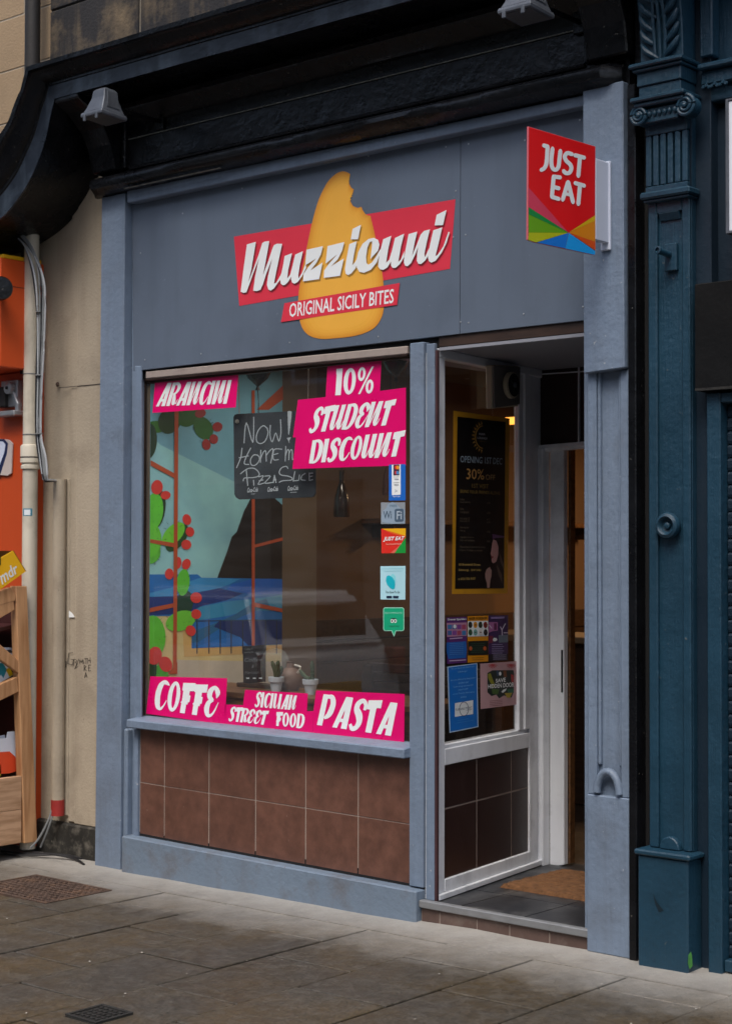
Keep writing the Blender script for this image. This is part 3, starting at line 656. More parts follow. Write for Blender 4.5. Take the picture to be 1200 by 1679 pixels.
# ================================================================== STONE TENEMENT ABOVE AND BESIDE
SX0 = W(54, 60, .04).x + .05
st = thing('stone_tenement', 'sooty sandstone tenement wall above the black cornice, cream painted below left', 'building', (-1.5, .3, 0))
B('stone_core', -9, 9, .30, .50, 2.6, 9, m_mortar, st, 0); B('mortar_bed', SX0, 3, .131, .30, 3.9, 5.4, m_mortar, st, 0); B('mortar_bed', -4.2, SX0 - .002, .1435, .30, 3.2, 5, m_mortar, st, 0)
zrow = [4.06, 4.23, 4.60, 5.0, 5.4]
cut = {0: [SX0, -1.70, -1.02, -.40, .3, .95, 1.6], 1: [SX0, -2.0, -1.35, -.72, -.1, .6, 1.2, 1.9], 2: [SX0, -1.6, -.9, -.2, .5, 1.1, 1.8], 3: [SX0, -1.3, -.6, .1, .8, 1.6]}
for r_ in range(4):
    c = cut[r_]
    for a, b_ in zip(c, c[1:]):
        yf = .12 + random.uniform(-.006, .006)
        B('stone_block', a + .004, b_ - .004, yf, .30, zrow[r_] + .004, zrow[r_ + 1] - .004, m_stonebr if (a > -1.4 and r_ % 2 == 0 and (a * 7) % 2 < 1.2) else m_stone, st, .006)
# clean ashlar on the left of the dark pipe
zl = [3.20, 3.42, 3.75, 4.05, 4.35, 4.65, 5.0]
for r_ in range(6):
    c = [-4.2, -3.35, SX0] if r_ % 2 == 0 else [-4.2, -3.0, SX0]
    for a, b_ in zip(c, c[1:]):
        B('ashlar_block', a + .003, b_ - .003, .14 + random.uniform(-.002, .002), .30, zl[r_] + .003, zl[r_ + 1] - .003, m_stoneclean, st, .004)
# cream painted wall between the shops
B('cream_wall', -2.44, -2.16, .082, .30, .155, 3.60, m_cream, st, .003)
B('cream_wall', -2.80, -2.443, .10, .30, .10, 3.50, m_cream, st, .003)
B('cream_wall_edge', -2.50, -2.443, .088, .10, .16, 3.50, m_cream, st, .004)
B('tarred_skirting', -2.80, -2.165, .070, .30, -.06, .152, m_skirt, st, .01)
mb = MB(); mb.tube([F0.w(78, 634, -.08), F0.w(110, 631, -.08), F0.w(160, 626, -.08)], .0018, 5); mb.build('wall_crack', m_pipedk, st)
mb = MB(); mb.lathe([(.015, 0), (.010, .006), (.004, .008)], FP(.085).w(95, 630), (0, -1, 0), 10); mb.build('old_fixing_stain', m_rust, st)
B('upper_wall', -9, 9, .2, .3, 5.4, 9, m_stone, st, 0)
# graffiti pen marks and torn paper on the cream wall
CW = FP(.0815)
def pen(lines, w, name, mat, parent, plane, off=.0004):
    mb = MB()
    for l in lines:
        for a, b_ in zip(l, l[1:]):
            d = Vector((b_[0] - a[0], b_[1] - a[1])); d.normalize(); nx, ny = -d.y * w / 2, d.x * w / 2; e = d * w * .3
            mb.add([plane.w(a[0] + nx - e.x, a[1] + ny - e.y, off), plane.w(b_[0] + nx + e.x, b_[1] + ny + e.y, off), plane.w(b_[0] - nx + e.x, b_[1] - ny + e.y, off), plane.w(a[0] - nx - e.x, a[1] - ny - e.y, off)], [(0, 1, 2, 3)]); off += .00002
    return mb.build(name, mat, parent)
gr = lambda L_: [[(a / 4.796, 780 + b_ / 4.796) for a, b_ in l] for l in L_]
pen(gr([[(515, 1385), (480, 1385), (470, 1495), (520, 1505), (525, 1462), (505, 1462)], [(575, 1392), (545, 1395), (532, 1475), (570, 1488), (585, 1445)], [(560, 1445), (600, 1445)], [(580, 1447), (578, 1490)],
        [(610, 1450), (598, 1470), (612, 1480), (600, 1500)], [(615, 1500), (590, 1520), (625, 1440)], [(628, 1480), (632, 1448), (642, 1470), (652, 1446), (656, 1480)], [(662, 1450), (664, 1480)],
        [(666, 1440), (690, 1438)], [(680, 1438), (680, 1478)], [(694, 1435), (694, 1476)], [(694, 1455), (712, 1452)], [(712, 1430), (714, 1474)], [(665, 1535), (665, 1492), (682, 1500), (667, 1515), (684, 1535)],
        [(700, 1490), (700, 1535), (718, 1533)], [(700, 1490), (716, 1488)], [(700, 1512), (713, 1510)], [(668, 1590), (678, 1548), (690, 1588)], [(672, 1575), (687, 1573)]]), .9, 'graffiti_marks', V('#2a2622'), st, CW)
PR('torn_paper', CW, [[[(114, 1001), (119, 1005), (123.5, 1012), (113.5, 1012.5)]]], V_white, st)

# rainwater pipe
PXP = W(50, 800, 0).x
rp = thing('downpipe', 'cream painted cast iron downpipe left of the cream wall with collar joint', 'pipe', (PXP, .0, 0))
mb = MB(); mb.tube([(PXP, .0, 3.5), (PXP, .0, .0)], .041, 20); mb.build('pipe', m_pipe, rp, 0, True)
zc = FP(0).w(47, 748).z
MB().lathe([(.041, -.075), (.051, -.07), (.051, -.052), (.046, -.048), (.046, -.040), (.054, -.036), (.054, .05), (.051, .058), (.042, .062)], (PXP, 0, zc)).build('collar', m_pipe, rp, 0, True)
MB().lathe([(.054, -.012), (.0548, -.010), (.0548, -.006), (.054, -.004)], (PXP, 0, zc)).build('collar_gap', m_pipedk, rp, 0, True)
MB().lathe([(.041, 0), (.044, .002), (.044, .005), (.041, .006)], (PXP, 0, FP(0).w(47, 615).z)).build('wire_tie', m_cableG, rp, 0, True)
MB().lathe([(.041, 0), (.044, .002), (.044, .005), (.041, .006)], (PXP, 0, FP(0).w(47, 714).z)).build('wire_tie', m_cableG, rp, 0, True)
stk = Plane(-2.61, -.012, .3, 1)
mb = MB(); z0 = FP(-.06).w(47, 840).z
def pipe_patch(a0, a1, z0, z1, mat, name, r_=.0416):
    mb = MB(); k = 8
    for i in range(k + 1):
        a = a0 + (a1 - a0) * i / k
        for z in (z0, z1): mb.v.append((PXP + r_ * math.cos(a), r_ * math.sin(a), z))
    for i in range(k): mb.f.append((2 * i, 2 * i + 1, 2 * i + 3, 2 * i + 2))
    return mb.build(name, mat, rp)
pipe_patch(-1.75, -.35, z0 - .018, z0 + .022, V('#3d7f95'), 'worn_sticker'); pipe_patch(-1.5, -.6, z0 - .014, z0 + .016, V('#dfe6ea'), 'sticker_print', .0420)
dp = thing('dark_downpipe', 'dark soil pipe on the upper sandstone wall at the top left', 'pipe', (-2.2, .1, 3.9))
pxd = W(54, 60, .04).x; MB().tube([(pxd, .04, 6), (pxd, .04, 3.55)], .043, 16).build('pipe', m_pipedk, dp, 0, True)
# conduit
cn = thing('cable_conduit', 'cream painted half-round conduit beside the downpipe, chipped red at its foot', 'pipe', (-2.57, .06, .3))
ct = FP(.03).w(74, 786).z; cb = FP(.03).w(72, 1335).z
MB().tube([(-2.545, .055, ct), (-2.545, .055, cb)], .035, 14).build('conduit_cover', m_cream, cn, 0, True)
B('conduit_flange', -2.60, -2.50, .086, .10, cb, ct, m_cream, cn, .002)
MB().tube([(-2.545, .055, cb + .0), (-2.545, .055, cb + .085)], .0362, 14).build('red_paint_patch', m_cableR, cn, 0, True)
# cables
cbn = thing('cable_bundle', 'bundle of grey and black cables running down beside the cream downpipe', 'cable', (-2.6, -.03, 2))
P_ = lambda l, y=-.065: [FP(y).w(a, b_) for a, b_ in l]
cables = [([(-6, 352), (18, 380), (38, 398), (55, 440), (62, 500), (63, 620), (62, 700), (66, 745), (72, 792)], m_cableW), ([(-6, 348), (20, 374), (45, 398), (63, 440), (66, 520), (64, 620), (65, 700), (70, 745), (75, 792)], m_cableG),
          ([(-6, 356), (22, 384), (48, 404), (67, 450), (69, 520), (66, 620), (64, 710), (68, 750), (74, 792)], m_cableK), ([(-6, 344), (25, 372), (52, 404), (70, 455), (71, 530), (67, 640), (66, 712), (73, 750), (77, 792)], m_cableG),
          ([(30, 392), (44, 410), (56, 460), (62, 530), (60, 620), (60, 712), (68, 770), (76, 792)], m_cableK), ([(45, 405), (60, 425), (74, 470), (73, 560), (69, 640), (68, 712), (76, 752), (79, 792)], m_cableW)]
for l, m_ in cables:
    l3 = cat([tuple(p) for p in P_(l)], 5); l3[-1] = (-2.545, .04, ct - .01); MB().tube(l3, .0055, 7).build('cable', m_, cbn, 0, True)
for y in (512, 616, 712): 
    p = FP(-.066).w(65, y); MB().lathe([(.020, 0), (.020, .006)], p, (0, 0, 1), 10).build('cable_tie', m_cableG, cbn)
gc = thing('loose_cables', 'loose black cables trailing from the conduit foot across the pavement edge', 'cable', (-2.5, 0, 0))
MB().tube(cat([(-2.55, .05, .33), (-2.56, .02, .20), (-2.60, -.02, .08), (-2.64, -.05, .02)], 6), .006, 6).build('cable', m_cableG, gc, 0, True)
MB().tube(cat([(-2.54, .05, .33), (-2.545, .03, .22), (-2.57, .01, .12), (-2.62, 0, .02)], 6), .005, 6).build('cable', m_cableG, gc, 0, True)
MB().tube(cat([(-3.0, -.1, -.02), (-2.7, -.06, -.015), (-2.5, -.02, .0), (-2.35, .01, -.01), (-2.22, -.03, -.02)], 6), .007, 6).build('cable', m_cableK, gc, 0, True)
MB().tube(cat([(-3.0, -.16, -.02), (-2.7, -.10, -.02), (-2.45, .0, .0), (-2.30, .02, -.005)], 6), .006, 6).build('cable', m_cableK, gc, 0, True)
# ================================================================== TEAL SHOPFRONT
te = thing('teal_shopfront', 'dark teal classical shopfront with ionic pilaster, plinth and closed roller shutter', 'shopfront', (1.5, 0, 0))
B('wall_panel', 1.36, 3.2, .10, .3, 2.56, 3.33, m_tealdk, te)
B('wall_panel', 1.36, 3.2, .08, .3, 3.36, 5.2, m_teal, te)
B('pilaster_back', 1.136, 1.40, .045, .30, -.02, 4.6, m_tealdk, te)
B('plinth_block', 1.133, 1.352, -.062, .045, -.02, .440, m_teal, te, .006)
B('plinth_cap', 1.122, 1.366, -.074, .045, .4405, .462, m_teal, te, .006)
# shaft with sunk panel
B('shaft', 1.150, 1.335, .012, .045, .463, 3.29, m_teal, te, .002)
B('shaft_stile', 1.150, 1.190, -.006, .012, .463, 2.985, m_teal, te, .005)
B('shaft_stile', 1.300, 1.335, -.006, .012, .463, 2.985, m_teal, te, .005)
B('shaft_rail', 1.1902, 1.2998, -.0055, .012, 2.93, 2.985, m_teal, te, .003)
MB().ext([(1.2 + .088 * (1 - math.cos(math.pi * i / 10)) / 2, -.016, .463 + .05 * math.sin(math.pi * i / 10)) for i in range(11)], (0, .03, 0)).build('shaft_foot_arch', m_teal, te, .004)
MB().ext([(1.2, -.012, 2.93), (1.29, -.012, 2.93), (1.29, .005, 2.90), (1.2, .005, 2.90)], (0, .01, 0)).build('panel_shoulder', m_teal, te, .002)
zk_ = lambda y: FP(-.02).w(1097, y).z
B('neck_ring', 1.135, 1.355, -.045, .045, zk_(323), zk_(311), m_teal, te, .007)
B('neck_ring', 1.145, 1.345, -.032, .045, zk_(328), zk_(323) - .001, m_teal, te, .004)
# fluted neck
zf0, zf1 = zk_(311) + .001, zk_(196)
B('flute_field', 1.152, 1.335, .0, .012, zf0, zf1, m_tealdk, te, 0)
xf = [1.150, 1.169] + []
for i in range(6):
    x0 = 1.153 + i * .0322
    B('flute_rib', x0 - .003, x0 + .0205, -.022, -.0002, zf0 + .022, zf1 - .05, m_teal, te, .004)
B('flute_rail', 1.150, 1.336, -.023, -.0003, zf0, zf0 + .0215, m_teal, te, .003)
B('flute_rail', 1.150, 1.336, -.023, -.0003, zf1 - .0495, zf1, m_teal, te, .003)
# ionic capital
def volute(px, py, r_, y=-.085, flip=1):
    p = FP(y).w(px, py); sp = []
    for i in range(64):
        a = math.pi * .5 - flip * i / 63 * math.pi * 4.6; rr = r_ * (1 - i / 63) ** .85 + .004
        sp.append((p.x + rr * math.cos(a), p.y - .012 * i / 63, p.z + rr * math.sin(a)))
    MB().lathe([(r_ + .003, 0), (r_ + .003, .045), (r_, .05)], (p.x, y + .05, p.z), (0, -1, 0), 28).build('volute_drum', m_teal, te, 0, True)
    MB().tube(sp, [.0088 - .004 * i / 63 for i in range(64)], 8).build('volute_scroll', m_teal, te, 0, True)
    MB().lathe([(.010, 0), (.009, .007), (.003, .011)], (p.x, y - .008, p.z), (0, -1, 0), 12).build('volute_eye', m_teal, te, 0, True)
volute(1048, 190, .034, -.07, -1); volute(1123, 173, .038, -.07, 1)
zc0, zc1 = FP(-.06).w(1085, 196).z, FP(-.06).w(1085, 178).z
B('echinus', 1.16, 1.32, -.062, .045, zc0 - .004, zc1 + .012, m_teal, te, .004)
for i in range(7):
    MB().lathe([(.002, -.012), (.009, -.004), (.010, .006), (.004, .014)], (1.172 + i * .0225, -.064, (zc0 + zc1) / 2 + .006), (0, 0, 1), 8).build('egg_moulding', m_teal, te, 0, True)
za = FP(-.08).w(1085, 166).z
B('abacus', 1.125, 1.362, -.10, .045, za + .012, za + .030, m_teal, te, .005)
B('abacus', 1.135, 1.352, -.085, .045, za - .006, za + .0118, m_teal, te, .005)
zb = za + .0302
B('entablature_block', 1.15, 1.335, -.07, .045, zb, zb + .045, m_teal, te, .003)
B('entablature_block', 1.146, 1.340, -.078, .045, zb + .0452, zb + .098, m_teal, te, .003)
B('entablature_cap', 1.125, 1.360, -.11, .045, zb + .112, zb + .130, m_teal, te, .005)
B('entablature_cap', 1.135, 1.350, -.095, .045, zb + .0985, zb + .1115, m_teal, te, .004)
# acanthus console, leaning out as it rises
zq = zb + .131
cp = [(.045, zq), (-.055, zq), (-.056, zq + .08), (-.062, zq + .16), (-.080, zq + .26), (-.115, zq + .36), (-.17, zq + .46), (.045, zq + .46)]
MB().ext([(1.148, y, z) for y, z in cp], (.188, 0, 0)).build('console', m_teal, te, .004)
def cy(z):
    for (y0, z0), (y1, z1) in zip(cp[1:-1], cp[2:-1]):
        if z0 <= z <= z1: return y0 + (y1 - y0) * (z - z0) / (z1 - z0)
    return cp[-2][0]
for s in (-1, 1):
    for i in range(8):
        z0 = zq + .035 + i * .052; xr = 1.242 + s * (.030 + .012 * math.sin(i)); xo = 1.242 + s * .083
        l = [(xr - s * .02, cy(z0 - .01) - .004, z0 - .02), ((xr + xo) / 2, cy(z0 + .02) - .012, z0 + .012), (xo, cy(z0 + .05) - .008, z0 + .050)]
        MB().tube(cat(l, 5), [.005 + .008 * math.sin(math.pi * j / 10) for j in range(11)], 8).build('acanthus_leaf', m_teal, te, 0, True)
for k in (-1, 0, 1):
    MB().tube(cat([(1.242 + k * .02, cy(zq + .01) - .004, zq + .01), (1.242 + k * .026, cy(zq + .15) - .010, zq + .15), (1.242 + k * .016, cy(zq + .3) - .012, zq + .3), (1.242 + k * .03, cy(zq + .44) - .01, zq + .44)], 5), .0075, 8).build('acanthus_stem', m_teal, te, 0, True)
B('console_side_post', 1.366, 1.42, .02, .08, zq + .01, 5, m_teal, te, .005)
# string course running right
B('string_course', 1.37, 3.2, -.01, .10, zb + .085, zb + .108, m_teal, te, .006)
B('string_course', 1.37, 3.2, .02, .10, zb + .03, zb + .0845, m_teal, te, .006)
B('string_course', 1.37, 3.2, .05, .10, zb - .03, zb + .0295, m_teal, te, .004)
mb = MB()
for i in range(9): mb.lathe([(.004, 0), (.009, .004), (.006, .009)], (1.385 + i * .012, .02, zb + .022 + .005 * math.sin(i * 2)), (0, -1, 0), 7)
mb.build('gilt_scroll', m_teal, te)
# scuffs and a smear of green spray paint on the plinth
TP = FP(-.0625)
if False: PR('bare_scuff', TP, [[[(1072, 1548), (1079, 1543), (1084, 1552), (1088, 1560), (1084, 1570), (1078, 1572), (1074, 1562)]], [[(1060, 1552), (1064, 1550), (1062, 1566), (1059, 1567)]]], mk('scuffed_bare_paint', '#4a5a60', 1, .8, .3, 30, .3), te)
PR('green_paint_smear', TP, [[[(1128, 1566), (1132, 1560), (1134, 1566), (1135, 1584), (1130, 1589), (1127, 1580)]]], mk('green_smear', '#35702f', 1, .8, .4, 30, .3), te)
PR('dark_scratch', TP, [[[(1070, 1465), (1077, 1480), (1088, 1493), (1080, 1496), (1074, 1484)]]], V('#10222c'), te)
# turned roundel
p = FP(-.0).w(1097, 862)
MB().lathe([(.040, .0), (.048, .010), (.052, .026), (.047, .040), (.036, .046), (.028, .038), (.024, .026), (.014, .022), (.012, .034), (.004, .038)], (p.x, .012, p.z), (0, -1, 0), 32).build('roundel', m_teal, te, 0, True)
# bracket plate with stub pipe
p = FP(-.01).w(1098, 422)
bp_ = B('bracket_plate', p.x - .026, p.x + .026, -.010, .011, p.z - .052, p.z + .055, m_teal, te, .003)
MB().tube([(p.x - .004, -.01, p.z + .012), (p.x - .014, -.075, p.z + .020)], .013, 12).build('stub_pipe', m_teal, te, 0, True)
MB().lathe([(.013, 0), (.016, .002), (.016, .010), (.010, .011), (.009, .002)], (p.x - .013, -.072, p.z + .0197), (-.15, -1, .12), 14).build('stub_pipe_rim', m_teal, te, 0, True)
# right of pilaster
B('shutter_jamb', 1.345, 1.40, .075, .3, -.02, 2.22, m_tealdk, te, .003)
B('shutter_frame', 1.4035, 1.462, -.002, .3, -.02, 2.215, m_teal, te, .004)
B('shutter_frame_head', 1.4625, 3.2, .0, .3, 2.175, 2.214, m_teal, te, .004)
sx0, sx1 = 1.466, 3.1
MB().box(sx0, sx1, .075, .09, .02, 2.17).build('shutter_backing', m_void, te)
for i in range(41):
    z0 = .075 + i * .0512
    MB().ext([(sx0, .050, z0), (sx0, .046, z0 + .012), (sx0, .046, z0 + .040), (sx0, .056, z0 + .0495), (sx0, .07, z0 + .0495), (sx0, .07, z0)], (sx1 - sx0, 0, 0)).build('shutter_slat', m_tealdk, te, .0012)
B('shutter_bottom_bar', sx0, sx1, .01, .07, .03, .074, m_teal, te, .003)
bx = thing('black_blind_box', 'flat black blind box above the teal roller shutter', 'blind box', (2.2, .05, 2.2))
B('box', 1.372, 3.2, -.035, .098, 2.222, 2.632, mk('black_blind_box_paint', '#08090a', .8, .6, .2, 5, .3, 40, dirt='#141516', da=.4, ds=6, spec=.25), bx, .004)
mb = MB(); mb.box(1.375, 3.2, -.037, -.0345, 2.222, 2.232); mb.build('box_edge', m_iron, bx)
# white lightbox sign at the right edge
p0, p1 = FP(-.10).w(1190, 163), FP(-.10).w(1190, 384)
lb = thing('white_sign_box', 'white boxed sign with thin metal edge at the right edge above the teal shutter', 'sign', (1.9, -.05, p1.z))
B('sign_face', p0.x + .01, 2.4, -.102, -.02, p1.z + .01, p0.z - .01, mk('white_acrylic', '#dfe4ee', 1, .3, .02, 3, 0), lb, .002)
MB().box(p0.x - .002, p0.x + .0095, -.106, -.02, p1.z, p0.z).box(p0.x + .0096, 2.4, -.106, -.02, p1.z, p1.z + .0095).box(p0.x + .0096, 2.4, -.106, -.02, p0.z - .0095, p0.z).build('sign_rim', m_galv, lb, .002)
MB().tube(cat([(p0.x - .003, -.03, p0.z - .06), (p0.x - .032, -.02, p0.z - .18), (p0.x - .036, -.02, (p0.z + p1.z) / 2), (p0.x - .025, -.02, p1.z + .14), (p0.x - .002, -.03, p1.z + .02)], 6), .004, 6).build('side_hoop', m_galv, lb, 0, True)

# ================================================================== ORANGE SHOPFRONT (left edge)
og = thing('orange_shopfront', 'bright orange shopfront with boxed fascia at the left edge of the picture', 'shopfront', (-3.4, 0, 0))
B('fascia_box', -5.5, -2.742, -.20, .095, 2.60, 3.19, m_orange, og, .006)
MB().box(-2.744, -2.7405, -.19, .09, 3.04, 3.043).build('fascia_seam', m_pipedk, og)
B('fascia_capping', -5.5, -2.76, -.17, .09, 3.192, 3.215, m_yellow, og, .003)
pgx = W(34, 520, -.02).x; B('dark_gap_post', pgx, pgx + .028, -.02, .0, 2.58, 3.3, m_void, og, 0)
B('orange_panel', -5.5, -2.745, .02, .30, .0, 2.595, m_orangedk, og, .004)
MB().box(-5.5, -2.745, .018, .0199, 1.2, 1.203).build('panel_joint', m_pipedk, og)
B('purple_sign_edge', -5.5, -2.898, -.215, -.201, 2.80, 3.03, V('#6c4aa8'), og, .002)
# round lamp on the fascia
lp = thing('round_lamp', 'round black lamp on the orange fascia at the left edge', 'lamp', (-2.9, -.26, 3.0))
c = FP(-.23).w(2, 475)
MB().lathe([(.052, 0), (.062, .006), (.064, .05), (.058, .06), (.02, .062)], (c.x, -.24, c.z), (.9, -.45, 0), 24).build('lamp_shade', m_black, lp, 0, True)
MB().tube([(c.x, -.24, c.z), (c.x - .05, -.202, c.z)], .02, 10).build('lamp_arm', m_black, lp, 0, True)
# awning arm bracket
ab = thing('awning_bracket', 'folded silver awning arm bracket on the orange wall under the fascia box', 'bracket', (-2.85, 0, 2.4))
c = FP(-.05).w(13, 636)
B('mount_plate', c.x - .10, c.x + .045, -.02, .02, c.z - .10, c.z + .045, m_steel, ab, .004)
MB().lathe([(.03, 0), (.034, .004), (.034, .03), (.026, .034)], (c.x, -.02, c.z), (0, -1, 0), 20).build('pivot', m_steel, ab, 0, True)
MB().lathe([(.009, 0), (.009, .006)], (c.x, -.054, c.z), (0, -1, 0), 10).build('pivot_bolt', m_pipedk, ab)
MB().ext([(c.x - .005, -.03, c.z - .01), (c.x + .02, -.03, c.z - .015), (c.x + .065, -.03, c.z - .085), (c.x + .065, -.03, c.z - .13), (c.x + .04, -.03, c.z - .13), (c.x + .035, -.03, c.z - .09)], (0, .03, 0)).build('arm_link', m_steel, ab, .004)
B('arm_foot', c.x - .12, c.x + .07, -.06, .019, c.z - .155, c.z - .125, m_steel, ab, .006)
B('arm_motor', c.x - .12, c.x - .03, -.05, .019, c.z - .10, c.z + .01, m_pipedk, ab, .006)
# sticker plate
spn = thing('notice_plate', 'white and navy notice on a clear plate on the orange wall', 'sign', (-2.85, .01, 2.1))
OP = FP(.008)
Q('clear_plate', OP, [(-30, 716), (15, 721), (21, 727), (19, 776), (13, 780), (-30, 776)], mk('plastic_plate', '#c4b8b2', 1, .3, .03, 5, 0), spn, 0, -.008, .001)
PR('navy_print', OP, [[[(-30, 719), (8, 720), (14, 727), (12, 744), (0, 800 - 18), (-30, 776)]]], V('#14204a'), spn, .0006)
PR('white_print', OP, [[[(-30, 722), (6, 724), (10, 729), (8, 742), (-3, 772), (-30, 768)]]], V('#cfd8ea'), spn, .0012)

# ================================================================== WOODEN DISPLAY STAND (plane across the street line)
XS = -2.655
ds = thing('display_stand', 'pine display stand on castors holding magazines beside the cream downpipe', 'stand', (XS, -.5, 0))
DP = XP(XS)
def dq(name, pts, mat, f=0, b=-.03, par=ds, bev=.003): return Q(name, DP, pts, mat, par, f, b, bev)
yb = lambda px, py: DP.w(px, py).y
dq('rear_post', [(27, 961), (45, 961), (62, 1380), (41, 1383)], m_wood, .0, -.055)
dq('top_rail', [(-60, 1010), (-60, 990), (20, 963), (27, 975), (27, 985)], m_wood, -.004, -.04)
dq('side_rail', [(-60, 1040), (-60, 1020), (0, 990), (24, 982), (26, 1000), (0, 1015)], m_wood, -.006, -.04)
dq('diagonal_brace', [(-60, 1015), (0, 1055), (34, 1085), (36, 1107), (0, 1080), (-60, 1037)], m_wood, -.004, -.035)
dq('side_rail', [(-60, 1163), (-60, 1145), (0, 1123), (30, 1110), (33, 1134), (0, 1150)], m_wood, -.006, -.04)
zlo = DP.w(0, 1388).z; zhi = DP.w(0, 1277).z
y1s = DP.w(37.5, 1275).y
B('box_board', XS - .03, XS - .006, -1.05, y1s, zlo, zlo + (zhi - zlo) * .5 - .001, m_woodh, ds, .002)
B('box_board', XS - .03, XS - .006, -1.05, y1s, zlo + (zhi - zlo) * .5 + .001, zhi, m_woodh, ds, .002)
B('front_post', XS - .055, XS, -1.10, -1.05, zlo - .02, 1.3, m_wood, ds, .003)
B('base_board', -3.6, XS - .03, -1.05, y1s, zlo, zlo + .03, m_woodh, ds, .002)
B('box_back', -3.6, XS - .056, y1s + .02, y1s + .05, zlo, 1.38, m_mahog, ds, .002)
B('box_front', -3.6, XS - .0305, -1.06, -1.03, zlo, zhi, m_woodh, ds, .002)
B('left_end', -3.63, -3.6, -1.05, y1s + .05, zlo, 1.2, m_mahog, ds, .002)
def shelf(py, z_tilt, name='shelf'):
    z = DP.w(5, py).z
    MB().ext([(-3.59, -1.03, z - .12), (-3.59, y1s, z + z_tilt), (-3.59, y1s, z + z_tilt + .02), (-3.59, -1.03, z - .10)], (3.59 + XS - .0605, 0, 0)).build(name, m_mahog, ds, .002)
    return z
shelf(1150, .02); shelf(1040, .03)
for (yy, xx) in ((-.26, XS - .05), (-.95, XS - .05), (-.26, -3.5), (-.95, -3.5)):
    c_ = MB().lathe([(.048, -.016), (.056, -.012), (.056, .012), (.048, .016)], (xx, yy, gz(xx) + .056), (1, 0, 0), 20).build('castor', m_black, ds, 0, True)
    MB().lathe([(.018, -.020), (.018, .020)], (xx, yy, gz(xx) + .056), (1, 0, 0), 12).build('castor_hub', m_galv, c_)
    MB().box(xx - .03, xx + .03, yy - .03, yy + .03, gz(xx) + .112, zlo).build('castor_bracket', m_galv, c_)
# magazines standing on the shelves
def mag(px, col, label, prints, f=-.075, tilt=0):
    pl = XP(XS + f); c = [pl.w(*p) for p in px]
    ctr = sum(c, Vector()) / len(c); t = thing('magazine', label, 'magazine', ctr, 'magazines on the pine display stand')
    MB().q(pl, px, 0, -.008).build('cover', col, t, .0005)
    for nm, poly, m_ in prints: PR(nm, pl, [[poly]], m_, t, .0008)
    return t
mag([(-40, 1215), (12, 1210), (14, 1200), (33, 1199), (36, 1262), (-40, 1278)], V('#dfe6f2'), 'white magazine with a red apple picture in the bottom box of the pine stand',
    [('apple_picture', [(-20, 1243), (-8, 1236), (2, 1233), (16, 1232), (25, 1240), (31, 1252), (32, 1263), (16, 1268), (-20, 1270)], V('#e8502a')), ('apple_leaf', [(0, 1256), (2, 1252), (2, 1272), (-8, 1275)], V('#b6a42c'))])
mag([(-40, 1240), (11, 1226), (9, 1205), (-40, 1214)], V('#c9ced9'), 'pale magazine leaning behind the white apple magazine', [], -.10)
mag([(-40, 1092), (6, 1083), (24, 1106), (0, 1120), (-40, 1130)], V('#e6ecf4'), 'white teal and yellow magazine on the middle shelf of the pine stand',
    [('teal_print', [(-40, 1092), (5, 1087), (12, 1098), (6, 1112), (2, 1106), (-4, 1116), (-40, 1118)], V('#2391a6')), ('yellow_print', [(10, 1098), (16, 1094), (23, 1106), (16, 1110)], V('#e5c01f'))])
mag([(-40, 1060), (20, 1062), (26, 1075), (52, 1090), (58, 1096), (50, 1099), (26, 1090), (-40, 1078)], V('#ccd6e6'), 'white folded newspaper poking out behind the pine post', [('photo_print', [(8, 1066), (18, 1065), (22, 1070), (10, 1071)], V('#3a4048'))], -.09)
# yellow cardboard tray on top
yt = thing('yellow_card_tray', 'yellow cardboard dispenser printed mdr tilted on top of the pine stand', 'box', DP.w(10, 950))
YP = XP(XS + .01)
MB().q(YP, [(-60, 1010), (-60, 950), (22, 903), (43, 937)], 0, -.004).build('side_panel', m_yellow, yt, .001)
MB().q(YP, [(-60, 945), (-60, 925), (-10, 905), (20, 903.5), (21.5, 903.6), (-60, 948)], -.16, -.164).build('far_panel', m_yellow, yt, .001)
c1, c2 = YP.w(22, 903.2), YP.w(43, 937)
MB().ext([c1 + Vector((0, .0005, 0)), c2 + Vector((0, .0005, 0)), c2 + Vector((-.16, .0005, 0)), c1 + Vector((-.16, .0005, 0))], (0, .004, 0)).build('end_panel', V('#7c5a10'), yt, 0)
PR('finger_hole', YP, [[[(-12, 916), (-2, 912), (2, 914), (2, 926), (-2, 929), (-12, 930)]]], V('#2a1c08'), yt)
TX('mdr_print', YP, 'mdr', [(-1, 938), (26, 922), (31, 938), (4, 959)], V_white, yt, .0012, .02)

